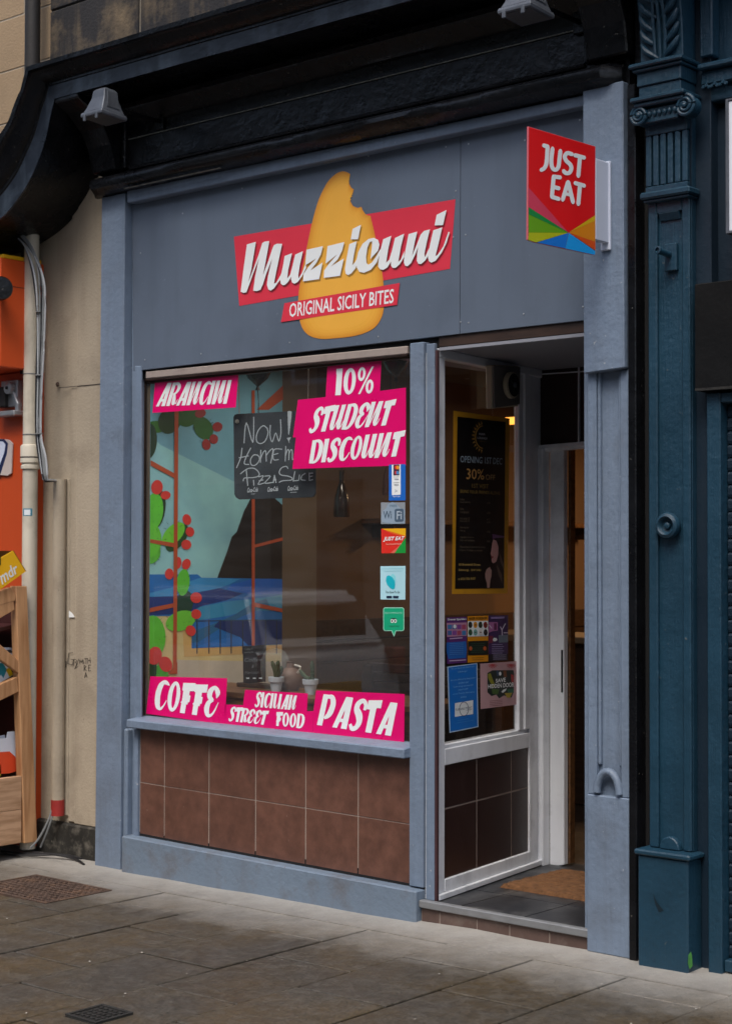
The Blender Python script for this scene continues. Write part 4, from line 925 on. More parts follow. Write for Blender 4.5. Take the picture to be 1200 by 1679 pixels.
# ================================================================== FLOODLIGHTS
def flood(px, py, label):
    c = FP(-.34).w(px, py); t = thing('floodlight', label, 'floodlight', c, 'galvanised floodlights above the shop sign')
    # square hood: wide rim at the bottom, ribbed sloping sides, tilted a little
    w0, w1, h = .078, .046, .12
    rot = Matrix.Rotation(R(0), 3, 'Z') @ Matrix.Rotation(R(-4), 3, 'X')
    def T_(x, y, z): return c + rot @ Vector((x, y, z))
    def fr(name, lst, mat, par=t, bev=.002):
        mb = MB(); n = 4
        for (w_, d_, z_) in lst: mb.v += [tuple(T_(sx * w_, sy * d_, z_)) for sx, sy in ((-1, -1), (1, -1), (1, 1), (-1, 1))]
        for i in range(len(lst) - 1):
            for k in range(4): mb.f.append((i * 4 + k, i * 4 + (k + 1) % 4, (i + 1) * 4 + (k + 1) % 4, (i + 1) * 4 + k))
        mb.f.append((0, 1, 2, 3)); mb.f.append(tuple((len(lst) - 1) * 4 + k for k in (3, 2, 1, 0)))
        return mb.build(name, mat, par, bev)
    fr('housing', [(w0 * .92, .074, .012), (w0 * .80, .064, .035), (w1 * 1.05, .046, .088), (w1 * .95, .043, .125), (w1 * .7, .03, .138)], m_galv, t, .003)
    fr('rim', [(w0, .081, -.012), (w0 * 1.02, .083, .0), (w0 * .97, .078, .0118)], m_galv)
    fr('lens', [(w0 * .84, .068, -.0145), (w0 * .86, .069, -.0125)], m_lens, t, 0)
    for i in range(9):
        a = -.036 + i * .009
        mb = MB(); mb.ext([T_(w0 * .80, a - .002, .036), T_(w0 * .80, a + .002, .036), T_(w1 * 1.0, a * .75 + .002, .12), T_(w1 * 1.0, a * .75 - .002, .12)], rot @ Vector((.006, 0, 0))); mb.build('cooling_rib', m_galv, t)
    for sx in (-.045, .045): B('rim_clip', c.x + sx - .008, c.x + sx + .008, c.y - .09, c.y - .080, c.z - .03, c.z + .0, m_galv, t, .002)
    MB().tube([T_(0, .06, .06), (c.x + .02, -.02, c.z + .045), (c.x + .02, .02, c.z + .045)], .011, 8).build('bracket_arm', m_black, t, 0, True)
    B('bracket_plate', c.x - .01, c.x + .05, .0, .0155, c.z + .0, c.z + .09, m_black, t, .003)
    return t
flood(171, 192, 'galvanised floodlight hanging above the left end of the grey fascia')
flood(862, 22, 'galvanised floodlight hanging above the right end of the grey fascia')

# ================================================================== FASCIA LOGO
B5 = F5
lg = thing('printed_logo', 'printed arancino logo reading Muzzicuni on red banners, stuck on the grey fascia board', 'logo', (-1.0, .05, 2.7))
PR('red_banner', B5, [[[(384, 388), (746.7, 326.7), (737.7, 440.7), (392.7, 501.7)]]], V_red, lg, .0010)
c3 = lambda L_: [(370 + a / 3, 270 + b_ / 3) for a, b_ in L_]
def arc3(cx, cy, r_, a0, a1, n=7): return [(cx + r_ * math.cos(R(a0 + (a1 - a0) * i / n)), cy + r_ * math.sin(R(a0 + (a1 - a0) * i / n))) for i in range(n + 1)]
body = cat([(600, 38, 0), (575, 33, 0), (540, 48, 0), (500, 90, 0), (460, 170, 0), (430, 270, 0), (402, 400, 0), (380, 510, 0), (362, 620, 0), (358, 690, 0), (364, 760, 0), (382, 810, 0), (415, 842, 0), (470, 857, 0), (540, 854, 0), (620, 845, 0), (690, 826, 0), (740, 795, 0), (770, 745, 0), (780, 690, 0), (779, 610, 0), (766, 500, 0), (738, 360, 0), (713, 252, 0)], 5)
body = [(a, b_) for a, b_, _ in body]
bites = [(700, 250), (688, 243), (676, 226), (668, 208), (650, 213), (628, 204), (615, 182), (613, 158), (620, 135), (633, 124), (618, 112), (609, 95), (607, 72), (614, 46)]
shape = body + bites
cx_, cy_ = 585, 500
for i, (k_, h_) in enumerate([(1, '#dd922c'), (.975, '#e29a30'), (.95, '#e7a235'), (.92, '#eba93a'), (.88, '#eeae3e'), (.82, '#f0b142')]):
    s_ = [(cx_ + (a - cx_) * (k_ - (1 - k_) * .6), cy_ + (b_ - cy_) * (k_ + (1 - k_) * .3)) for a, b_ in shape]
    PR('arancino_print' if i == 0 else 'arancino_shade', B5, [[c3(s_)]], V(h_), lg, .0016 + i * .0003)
PR('small_banner', B5, [[[(467.3, 497.3), (656, 464), (651.7, 500), (461.7, 528.3)]]], V_red, lg, .0038)
TX('tagline_lettering', B5, 'ORIGINAL SICILY BITES', [(476, 497.5), (647, 473.5), (646, 497), (475, 520.8)], V_white, lg, .0044, .012)
a6 = lambda L_: [(380 + a / 6.316, 340 + b_ / 6.316) for a, b_ in L_]
b6 = lambda L_: [(560 + a / 6.316, 320 + b_ / 6.316) for a, b_ in L_]
LT = [
 [a6([(165, 385), (258, 358), (212, 640), (180, 775), (240, 620), (290, 480), (325, 370), (350, 355), (397, 350), (360, 560), (332, 700), (385, 560), (430, 425), (447, 390), (475, 378), (530, 378), (500, 520), (462, 700), (445, 792), (470, 780), (515, 700), (550, 600), (556, 640), (520, 735), (480, 790), (445, 840), (412, 862), (387, 852), (372, 805), (382, 720), (405, 620), (428, 530), (365, 690), (330, 800), (305, 855), (270, 868), (230, 865), (250, 720), (290, 530), (225, 700), (190, 800), (160, 880), (130, 887), (100, 875), (130, 640)])],
 [a6([(555, 505), (632, 475), (592, 650), (583, 738), (612, 700), (636, 610), (665, 490), (745, 455), (712, 600), (697, 700), (700, 738), (735, 680), (770, 590), (778, 625), (735, 715), (690, 775), (655, 792), (632, 780), (622, 745), (624, 718), (590, 775), (560, 803), (535, 808), (515, 790), (510, 755), (518, 700), (540, 600)])],
 [a6([(782, 440), (952, 402), (930, 490), (885, 575), (822, 655), (948, 572), (912, 745), (745, 768), (752, 690), (800, 620), (882, 530), (768, 602)])],
 [a6([(1000, 402), (1172, 360), (1150, 450), (1105, 540), (1035, 612), (1168, 530), (1128, 710), (960, 732), (965, 655), (1010, 590), (1100, 488), (978, 585)])],
 [b6([(88, 508), (165, 478), (135, 620), (118, 728), (150, 690), (178, 640), (175, 700), (150, 760), (110, 810), (75, 830), (50, 815), (42, 770), (60, 650)])],
 [b6([(122, 350), (208, 308), (178, 458), (102, 460)])],
 [b6([(305, 665), (318, 560), (325, 480), (300, 485), (275, 545), (260, 640), (265, 705), (285, 722), (320, 700), (370, 630), (408, 560), (415, 590), (370, 700), (310, 775), (240, 805), (190, 795), (165, 750), (160, 680), (180, 590), (225, 505), (285, 455), (340, 443), (385, 465), (400, 515), (385, 575)])],
 [b6([(438, 458), (522, 422), (490, 560), (468, 702), (500, 670), (530, 570), (560, 445), (655, 400), (620, 540), (594, 692), (620, 670), (655, 580), (655, 640), (610, 715), (565, 755), (535, 755), (518, 730), (520, 688), (480, 750), (440, 775), (405, 770), (385, 740), (390, 680), (410, 570)])],
 [b6([(700, 405), (790, 378), (762, 500), (737, 630), (790, 500), (825, 410), (860, 372), (922, 355), (890, 480), (864, 610), (870, 645), (912, 550), (915, 610), (870, 680), (830, 715), (800, 712), (785, 680), (790, 600), (800, 540), (765, 625), (725, 705), (690, 738), (665, 732), (652, 700), (655, 650), (670, 560)])],
 [b6([(955, 365), (1048, 335), (1010, 500), (977, 632), (1000, 620), (1060, 530), (1112, 380), (1125, 385), (1090, 500), (1040, 600), (980, 680), (935, 700), (910, 685), (900, 640), (920, 520)])],
 [b6([(990, 205), (1092, 155), (1055, 312), (968, 315)])]]
PR('lettering_shadow', B5, LT, m_shadow, lg, .0034, 1.8, 3.2)
PR('name_lettering', B5, LT, V_white, lg, .0046)

# ================================================================== HANGING SIGN
je = thing('projecting_sign', 'red projecting sign reading JUST EAT with rainbow facets, fixed to the right pier', 'sign', (1.0, -.3, 2.77))
XJ = XP(.995)
jp = lambda L_: [(840 + a / 6, 190 + b_ / 6) for a, b_ in L_]
c = [XJ.w(*p) for p in jp([(155, 103), (815, 300), (808, 1370), (225, 1246), (148, 1220)])]
MB().ext(c, (-.007, 0, 0)).build('sign_panel', V('#c9606a'), je, .001)
Z_ = lambda name, L_, h_, o=.001: PR(name, XJ, [[jp(L_)]], V(h_), je, o)
Z_('red_field', [(160, 110), (810, 303), (808, 975), (548, 1148), (155, 705)], '#e60a10')
Z_('pink_facet', [(155, 706), (546, 1148), (520, 1132), (155, 897)], '#d9405c', .0013)
Z_('dark_green_facet', [(155, 898), (520, 1133), (544, 1149), (155, 968)], '#0f8a3e', .0015)
Z_('green_facet', [(155, 969), (544, 1150), (155, 1148)], '#6aa80f', .0013)
Z_('lime_facet', [(155, 1149), (543, 1151), (228, 1244), (150, 1220)], '#b9c012', .0015)
Z_('blue_facet', [(546, 1151), (515, 1303), (235, 1246)], '#1177d6', .0013)
Z_('light_blue_facet', [(549, 1151), (808, 1330), (806, 1368), (515, 1305)], '#18a0ee', .0015)
Z_('yellow_facet', [(550, 1147), (810, 976), (810, 1030)], '#e0b40c', .0015)
Z_('orange_facet', [(552, 1149), (810, 1031), (810, 1238)], '#e38a0c', .0013)
Z_('dark_orange_facet', [(556, 1152), (810, 1239), (810, 1322)], '#dc5210', .0015)
def rs(*p, w=40, k=.82):              # round-ended letter stroke, a little narrower across than down
    c_ = cat([(a, b_, w) for a, b_ in p], 5) if len(p) > 2 else [(a, b_, w) for a, b_ in p]
    o = [[sn(*c_)] if len(p) == 2 else [sn(*c_)]]
    return o + [[loop(p[0][0], p[0][1], w / 2 * k, w / 2, 12)], [loop(p[-1][0], p[-1][1], w / 2 * k, w / 2, 12)]]
ST = rs((302, 292), (340, 303)) + rs((338, 302), (328, 455), (308, 512), (276, 532)) + rs((386, 322), (374, 450), (388, 516), (420, 530), (444, 500), (455, 420), (463, 345)) \
   + rs((578, 378), (532, 367), (508, 400), (522, 442), (560, 478), (572, 520), (552, 560), (518, 563), (496, 543)) + rs((608, 388), (698, 412)) + rs((656, 402), (640, 592)) \
   + rs((462, 606), (396, 598)) + rs((398, 600), (380, 796)) + rs((380, 798), (448, 818)) + rs((392, 698), (448, 714)) + rs((487, 825), (538, 652)) + rs((540, 652), (588, 850)) + rs((512, 765), (574, 782), w=32) + rs((610, 662), (698, 688)) + rs((656, 676), (640, 868))
PR('lettering', XJ, [[jp(o_) for o_ in s_] for s_ in ST], V_white, je, .0024)
# white fixing box behind
c = XJ.w(1010, 268); c2_ = XJ.w(1010, 413)
B('fixing_box', .963, .994, -.135, -.031, XJ.w(985, 395).z + .0, XJ.w(985, 262).z, V('#c6cddc'), je, .003)
B('fixing_flange', .955, 1.0, -.044, -.0305, c2_.z, c.z, V('#c6cddc'), je, .003)

# ================================================================== WINDOW STICKERS
GP = FP(.0915)
def sticker(label, poly, words, name='window_sticker', m_=V_pink, group='pink lettered stickers on the shop window'):
    cc = sum((GP.w(*p) for p in poly), Vector()) / len(poly)
    t = thing(name, label, 'sticker', cc, group)
    PR('backing', GP, [[poly]], m_, t, .0006)
    for w_, q in words: BR('lettering', GP, w_, q, V_white, t)
    return t
sticker('pink window sticker reading ARANCINI at the top left of the window', [(254.7, 627), (391.5, 610.5), (387, 668), (250.5, 677)], [('ARANCINI', [(268, 628), (381.5, 623), (373, 662), (256, 666.5)])])
sticker('stepped pink window sticker reading 10% STUDENT DISCOUNT at the top right', [(537, 601), (625.4, 591.5), (623, 641), (665.5, 635.5), (665.5, 763), (479.7, 769), (485.5, 717.3), (480.5, 717.3), (488.8, 655.6), (534, 651)],
        [('10%', [(549, 605), (616, 600.5), (612, 645), (546, 648.5)]), ('STUDENT', [(517, 668), (649, 655.5), (637, 697), (506, 710)]), ('DISCOUNT', [(513, 722), (664, 706.5), (654, 748), (507, 760)])])
sticker('pink window sticker reading COFFE at the bottom left of the window', [(247, 1109), (373, 1112), (369, 1188), (240, 1170)], [('COFFE', [(259, 1113.5), (362, 1126), (354, 1177), (252, 1162.5)])])
sticker('pink window sticker reading SICILIAN STREET FOOD in the middle of the sill', [(369.4, 1155), (399, 1156), (402, 1131), (505, 1137), (503.5, 1166), (514, 1166), (512.6, 1204), (369.4, 1188)],
        [('SICILIAN', [(421, 1134), (489, 1140.5), (484, 1164.5), (418, 1159)]), ('STREET', [(379, 1158), (441, 1166), (435, 1188.5), (375, 1182)]), ('FOOD', [(454, 1167), (501, 1171), (498, 1194.5), (452.5, 1190)])])
sticker('pink window sticker reading PASTA at the bottom right of the window', [(518.5, 1132), (663.5, 1138), (662.5, 1218.5), (513, 1204), (514, 1166)], [('PASTA', [(531, 1138), (654, 1153), (643, 1207), (520, 1188.5)])])
def st2(label, poly, m_, cat_='sticker', name='window_sticker', pl=GP, grp='small stickers down the right edge of the window'):
    cc = sum((pl.w(*p) for p in poly), Vector()) / len(poly); t = thing(name, label, cat_, cc, grp)
    PR('backing', pl, [[poly]], m_, t, .0008); return t
s10 = lambda L_: [(610 + a / 5.79, 760 + b_ / 5.79) for a, b_ in L_]
t = st2('blue card payment sticker with white strip below the student discount', s10([(160, 10), (318, 5), (318, 350), (160, 352)]), V('#1766c4'))
PR('white_strip', GP, [[s10([(188, 12), (272, 8), (272, 297), (188, 300)])]], V_white, t, .0012)
PR('card_logo_panel', GP, [[s10([(204, 12), (260, 10), (260, 112), (204, 114)])]], V('#33203a'), t, .0016)
PR('card_logo', GP, [[[(a, b_) for a, b_ in loop(649.8, 766.5, 2.6, 3)]]], V('#d92b20'), t, .002); PR('card_logo', GP, [[loop(652.4, 766.5, 2.6, 3)]], V('#f0a020'), t, .0022)
PR('card_logo', GP, [[loop(649.8, 775, 2.6, 3)]], V('#c8353a'), t, .002); PR('card_logo', GP, [[loop(652.4, 775, 2.6, 3)]], V('#4a90c8'), t, .0022)
TX('card_print', GP, 'VISA', s10([(210, 142), (254, 142), (254, 157), (210, 157)]), V('#283a66'), t, .0018, .02); TX('card_print', GP, 'VISA', s10([(210, 196), (254, 196), (254, 211), (210, 211)]), V('#3a4a5c'), t, .0018, .02)
pen([s10([(204, 128), (258, 127)]), s10([(204, 183), (258, 182)])], .5, 'card_rule', V('#20242c'), t, GP, .0018)
for k in range(3): pen([s10([(218 + k * 8, 276 - k * 6), (224 + k * 8, 264), (220 + k * 8, 252 + k * 4 - 8)])], .5, 'contactless_mark', V('#8a94a4'), t, GP, .0018)
TX('sticker_lettering', GP, 'Tap to pay', s10([(194, 304), (268, 303), (268, 322), (194, 323)]), V_white, t, .0014)
t = st2('clear sticker with pale cloud shape reading FREE WIFI', s10([(85, 370), (315, 368), (315, 572), (85, 575)]), m_wifi)
PR('cloud', GP, [[s10([(100, 560), (88, 520), (100, 450), (135, 425), (150, 385), (195, 365), (235, 385), (262, 420), (312, 440), (312, 568), (200, 572)])]], V('#93a6b8'), t, .0012)
TX('lettering', GP, 'FREE', s10([(172, 392), (238, 390), (238, 412), (172, 414)]), V('#5a7486'), t, .0018)
TX('lettering', GP, 'Wi', s10([(108, 452), (188, 450), (188, 522), (108, 524)]), V('#46586a'), t, .0018, .01)
PR('fi_badge', GP, [[s10([(216, 440), (228, 430), (290, 428), (302, 440), (302, 542), (290, 552), (228, 554), (216, 544)])]], V('#4c5f72'), t, .0018)
TX('lettering', GP, 'Fi', s10([(236, 452), (284, 450), (284, 530), (236, 532)]), V('#b6c4d0'), t, .0024, .01)
t = st2('red yellow and green sticker reading JUST EAT on the window', s10([(88, 618), (320, 615), (320, 850), (90, 852)]), V('#e02a1c'))
PR('yellow_facet', GP, [[s10([(92, 619), (320, 616), (320, 686)])]], V('#f2b60f'), t, .0012); PR('orange_facet', GP, [[s10([(92, 619), (320, 686), (320, 700), (180, 660)])]], V('#ea6a18'), t, .0010)
PR('green_facet', GP, [[s10([(320, 700), (320, 850), (215, 851)])]], V('#179a3c'), t, .0012); PR('pink_facet', GP, [[s10([(270, 770), (214, 851), (175, 851)])]], V('#e06a58'), t, .0012)
TX('lettering', GP, 'JUST EAT', s10([(112, 697), (312, 690), (306, 738), (108, 745)]), V_white, t, .002, .03, .2)
TX('lettering', GP, 'Recommended locally', s10([(136, 758), (282, 755), (282, 772), (136, 775)]), V('#f6cdb8'), t, .002)
t = st2('pale blue food app sticker with turquoise leaf reading Too Good To Go', s10([(80, 975), (318, 972), (316, 1293), (80, 1290)]), V('#b4e2ee'))
PR('pale_leaf', GP, [[[(a, b_) for a, b_ in [(644.0 + 6 * math.cos(x_) * .9, 951.0 + 10 * math.sin(x_)) for x_ in [i * .4 for i in range(16)]]]]], V('#8cdce6'), t, .0012)
PR('turquoise_leaf', GP, [[s10([(135, 1085), (145, 1065), (165, 1062), (195, 1082), (215, 1115), (222, 1150), (216, 1185), (198, 1195), (170, 1180), (145, 1150), (133, 1115)])]], V('#12b6c8'), t, .0016)
TX('lettering', GP, 'Too Good To Go', s10([(130, 1208), (264, 1210), (264, 1232), (130, 1231)]), V('#28434a'), t, .0016, .01)
for a in (138, 200): PR('app_badge', GP, [[s10([(a, 1256), (a + 52, 1257), (a + 52, 1280), (a, 1279)])]], V('#1b2a44'), t, .0016)
pen([s10([(95, 1000), (300, 998)]), s10([(115, 1022), (285, 1020)])], .8, 'faint_print', V('#8fd0dc'), t, GP, .0014)
t = st2('green speech bubble sticker with owl face reading RECOMMENDED', s10([(120, 1366), (292, 1366), (305, 1380), (305, 1575), (292, 1590), (228, 1590), (209, 1645), (185, 1590), (120, 1590), (107, 1575), (107, 1380)]), V('#a9ead0'))
PR('green_field', GP, [[s10([(122, 1373), (290, 1373), (299, 1383), (299, 1572), (289, 1583), (224, 1583), (209, 1630), (190, 1583), (123, 1583), (113, 1572), (113, 1383)])]], V('#10a87a'), t, .0014)
TX('lettering', GP, 'RECOMMENDED', s10([(125, 1410), (288, 1410), (288, 1426), (125, 1426)]), V('#9fe6cc'), t, .002)
for a in (192, 222): PR('owl_eye', GP, [[s10([(a + 15 * math.cos(x_ * .6), 1494 + 20 * math.sin(x_ * .6)) for x_ in range(10)])]], V('#e6efe8'), t, .002); PR('owl_pupil', GP, [[s10([(a + 7 * math.cos(x_ * .6), 1494 + 10 * math.sin(x_ * .6)) for x_ in range(10)])]], V('#1a1c1a'), t, .0026)
PR('owl_brow', GP, [[s10([(176, 1478), (192, 1468), (225, 1468), (240, 1478), (222, 1474), (208, 1480), (192, 1474)])]], V('#1a1c1a'), t, .003)
TX('lettering', GP, 'tripadvisor', s10([(160, 1536), (262, 1536), (262, 1552), (160, 1552)]), V('#2c4a3c'), t, .002)

# ================================================================== HANGING CHALKBOARD
cb_ = thing('chalkboard', 'rounded chalkboard reading NOW! HOME MADE PIZZA SLICE hanging on string inside the window', 'chalkboard', FP(.17).w(450, 818))
CP_ = FP(.165)
s8 = lambda L_: [(375 + a / 8, 660 + b_ / 8) for a, b_ in L_]
def rr(L_, x0, y0, x1, y1, r_, d0=0, d1=0):
    return None
m_slate = mk('slate_board', '#3c444c', .8, .7, .15, 5, .1, 60, dirt='#56606a', da=.4, ds=5)
Q('board', CP_, s8([(62, 190), (80, 160), (110, 150), (1080, 100), (1125, 130), (1140, 180), (1135, 1190), (1110, 1235), (1060, 1245), (140, 1272), (95, 1245), (75, 1200)]), m_slate, cb_, 0, -.008, .001)
CL = [[(205, 530), (235, 268), (320, 522), (332, 192)], [(500, 330), (455, 305), (395, 360), (365, 450), (375, 515), (420, 538), (480, 505), (518, 410), (510, 345), (490, 322)], [(550, 300), (545, 430), (575, 515), (620, 400), (660, 505), (688, 400), (683, 225)],
      [(178, 600), (165, 720), (108, 855)], [(292, 598), (240, 700), (208, 800), (270, 812)], [(140, 725), (262, 700)], [(385, 690), (330, 690), (290, 750), (300, 815), (350, 822), (400, 770), (405, 715), (375, 688)],
      [(425, 625), (420, 785)], [(420, 740), (460, 650), (490, 640), (497, 770)], [(500, 690), (540, 635), (585, 615), (555, 795)], [(702, 612), (600, 618), (590, 745), (655, 748)], [(598, 682), (650, 668)],
      [(752, 575), (745, 770)], [(748, 700), (775, 620), (795, 640), (792, 750)], [(795, 670), (820, 620), (838, 640), (840, 745), (860, 735)],
      [(160, 935), (250, 870), (340, 865), (400, 920), (395, 965), (320, 985), (215, 990), (195, 1028)], [(235, 880), (255, 1090)], [(330, 1020), (335, 1085)],
      [(400, 975), (460, 965), (390, 1070), (470, 1055)], [(405, 1025), (455, 1015)], [(480, 965), (550, 968), (480, 1055), (580, 1048)], [(590, 1052), (605, 955), (625, 1050)], [(592, 1015), (625, 1012)],
      [(780, 865), (760, 838), (700, 855), (668, 910), (690, 950), (780, 965), (835, 990), (820, 1018), (720, 1025), (668, 1045)], [(872, 905), (850, 1028), (915, 1022)], [(932, 950), (925, 1018)], [(1008, 930), (965, 960), (955, 1010), (1008, 1020)], [(1060, 925), (1062, 1022), (1105, 1012)], [(1058, 930), (1105, 925)], [(1060, 975), (1100, 965)]]
ww = 0.95
def chalk(L_, w_, par, pl, conv): 
    mb = MB(); off = .0008
    for l in L_:
        l2 = [(a, b_) for a, b_, _ in cat([(a, b_, 0) for a, b_ in l], 4)] if len(l) > 3 else l
        l2 = conv(l2)
        for a, b_ in zip(l2, l2[1:]):
            d = Vector((b_[0] - a[0], b_[1] - a[1])); 
            if d.length < 1e-6: continue
            d.normalize(); nx, ny = -d.y * w_ / 2, d.x * w_ / 2; e = d * w_ * .35; off += .000004
            mb.add([pl.w(a[0] + nx - e.x, a[1] + ny - e.y, off), pl.w(b_[0] + nx + e.x, b_[1] + ny + e.y, off), pl.w(b_[0] - nx + e.x, b_[1] - ny + e.y, off), pl.w(a[0] - nx - e.x, a[1] - ny - e.y, off)], [(0, 1, 2, 3)])
    return mb.build('chalk_lettering', V_chalk, par)
chalk(CL, 1.5, cb_, CP_, s8)
PR('chalk_exclamation', CP_, [[s8([(775, 118), (800, 108), (830, 120), (825, 200), (795, 420), (785, 420)])], [s8([(765, 465), (820, 455), (798, 500), (798, 538), (785, 500)])]], V_chalk, cb_, .0012)
for (x0, y0) in ((248, 1108), (512, 1098), (775, 1085)): TX('brand_print', CP_, 'Coca-Cola', s8([(x0, y0 + 10), (x0 + 140, y0), (x0 + 138, y0 + 62), (x0, y0 + 76)]), V_chalk, cb_, .001, .03, .35)
chalk([[(298, 1200), (348, 1198)], [(812, 1180), (892, 1175)]], .8, cb_, CP_, s8)
sg = thing('hanging_string', 'pale strings holding up the chalkboard', 'string', FP(.17).w(393, 690))
m_str = V('#b8b4a6')
MB().tube([FP(.17).w(393, 690), FP(.17).w(391, 600)], .0022, 5).build('string', m_str, sg); MB().tube([FP(.17).w(505, 672), FP(.17).w(506, 590)], .0022, 5).build('string', m_str, sg)
MB().lathe([(.002, -.012), (.010, -.006), (.011, .004), (.004, .010)], FP(.158).w(389, 691), (0, 0, 1), 9).build('knot', m_str, sg)

# ================================================================== DOORWAY POSTERS (on the splayed screen glass)
SG = Plane(sc_p[0], sc_p[1], *(SC.u.x, SC.u.y)); SG.p = SC.p + SC.n * (-.0195)
s444 = lambda L_: [(700 + a / 4.444, 560 + b_ / 4.444) for a, b_ in L_]
s445 = lambda L_: [(700 + a / 4.444, 890 + b_ / 4.444) for a, b_ in L_]
hp = thing('salon_poster', 'tall black and gold salon poster reading OPENING 1ST DEC on the doorway glass', 'poster', SG.w(785, 970))
gold = mk('gold_paper', '#c98f1e', 1.0, .45, .12, 8, .1, 30)
PR('gold_border', SG, [[[(743, 673.5), (835, 686), (831.5, 973), (740.5, 974)]]], gold, hp, .0006)
PR('black_field', SG, [[[(749.3, 683), (828, 692), (825.5, 964.5), (745.3, 965.5)]]], V_black, hp, .0012)
gp_ = V('#b98a3c'); gw = V('#bcbcc0'); gd = V('#8a7038')
s987 = lambda L_: [(730 + a / 9.875, 660 + b_ / 9.875) for a, b_ in L_]
rays = []
for i in range(12):
    a = R(100 + i * 14.5); ca, sa = math.cos(a), math.sin(a); cx0, cy0 = 610, 560; ri, ro = 1.0, 1.42; rx, ry = 138, 190
    da_ = .085
    rays.append([s987([(cx0 + rx * ro * ca, cy0 - ry * ro * sa), (cx0 + rx * 1.1 * math.cos(a - da_), cy0 - ry * 1.1 * math.sin(a - da_)), (cx0 + rx * 1.1 * math.cos(a + da_), cy0 - ry * 1.1 * math.sin(a + da_))])])
PR('sun_rays', SG, rays, gp_, hp, .0018)
ring = [(610 + 138 * math.cos(R(95 + i * 8.5)), 560 - 190 * math.sin(R(95 + i * 8.5))) for i in range(21)]
PR('sun_ring', SG, [[s987(ring + [(612 + (x_ - 610) * .91, 560 + (y_ - 560) * .93) for x_, y_ in reversed(ring)])]], gp_, hp, .0018)
TX('print', SG, 'HAIR', s987([(540, 490), (640, 498), (640, 532), (540, 526)]), gw, hp, .0018, .01); TX('print', SG, 'LOUNGE', s987([(512, 552), (672, 566), (672, 600), (512, 590)]), gw, hp, .0018, .01)
TX('print', SG, 'EDINBURGH', s987([(545, 616), (645, 624), (645, 638), (545, 632)]), gd, hp, .0018)
TX('print', SG, 'OPENING 1ST DEC', s444([(240, 832), (545, 850), (542, 897), (240, 880)]), V('#9db0bd'), hp, .0018, .0)
TX('print', SG, '30%', s444([(285, 925), (412, 932), (412, 1008), (283, 1002)]), V('#c08f4e'), hp, .0018, .0); TX('print', SG, 'OFF', s444([(424, 968), (493, 972), (493, 1010), (424, 1008)]), V('#a8885a'), hp, .0018)
TX('print', SG, '1ST VISIT', s444([(325, 1035), (445, 1040), (445, 1072), (325, 1066)]), gd, hp, .0018); TX('print', SG, 'BRING YOUR FRIENDS ALONG', s444([(240, 1078), (527, 1094), (527, 1117), (238, 1103)]), gd, hp, .0018)
for y_, l_, p_ in ((1150, 'Ladies', ''), (1172, 'Cut & blow dry', '£40'), (1220, 'Gents', ''), (1243, 'Cut & finish', '£20'), (1290, 'Kids under 12', '£12'), (1310, 'Boys under 12', '£10'), (1357, 'Shaving hair', ''), (1380, 'Hair up', '£30'), (1428, 'Highlights & colour', ''), (1450, 'Full head highlights', '£60'), (1497, 'Please check in store for all services', '')):
    w_ = len(l_) * (5.2 if len(l_) < 22 else 4.8); TX('price_print', SG, l_, s444([(238, y_ - 9), (238 + w_, y_ - 7), (238 + w_, y_ + 8), (238, y_ + 6)]), V('#6d6150'), hp, .0018)
    if p_: TX('price_print', SG, p_, s444([(434, y_ - 2), (456, y_ - 1), (456, y_ + 13), (434, y_ + 12)]), V('#6d6150'), hp, .0018)
TX('print', SG, 'Open 7 days a week', s445([(232, 45), (400, 50), (400, 66), (232, 62)]), V('#6d6150'), hp, .0018)
TX('print', SG, '60 Brunswick Street', s445([(228, 148), (384, 151), (384, 167), (228, 166)]), V('#c8a85c'), hp, .0018, .01); TX('print', SG, 'Edinburgh · EH7 5HU', s445([(228, 190), (388, 192), (388, 210), (228, 209)]), V('#c8a85c'), hp, .0018, .01); TX('print', SG, 't: 0131 556 9107', s445([(225, 254), (348, 252), (348, 270), (225, 272)]), V('#c8a85c'), hp, .0018, .01)
# pictured woman in profile with long dark hair, her hand drawing a strand down
PR('portrait_hair', SG, [[s445([(470, 0), (480, -30), (505, -45), (556, -48), (556, 330), (470, 332), (455, 250), (462, 180), (470, 150), (488, 150), (500, 60)])]], V('#1d1416'), hp, .0018)
PR('portrait_hair_sheen', SG, [[s445([(520, 60), (556, 160), (556, 200), (530, 140)])], [s445([(500, 150), (540, 230), (545, 300), (515, 230)])]], V('#5b4a42'), hp, .0024)
PR('portrait_face', SG, [[s445([(478, -25), (500, -15), (515, 30), (513, 90), (500, 135), (478, 150), (466, 138), (464, 120), (468, 112), (462, 104), (464, 96), (456, 80), (462, 60), (466, 30), (470, 0)])]], V('#b98884'), hp, .003)
PR('portrait_lips', SG, [[s445([(462, 100), (474, 96), (478, 104), (472, 112), (463, 110)])]], V('#8a3038'), hp, .0034)
PR('portrait_hand', SG, [[s445([(418, 225), (428, 195), (445, 180), (455, 178), (458, 190), (466, 200), (464, 245), (456, 270), (452, 325), (434, 330), (430, 290), (420, 260)])]], V('#a8837a'), hp, .003)
PR('portrait_hair_sheen', SG, [[s445([(470, -65), (556, -50), (556, -38), (500, -36), (474, -25)])]], V('#5a3a60'), hp, .0026)
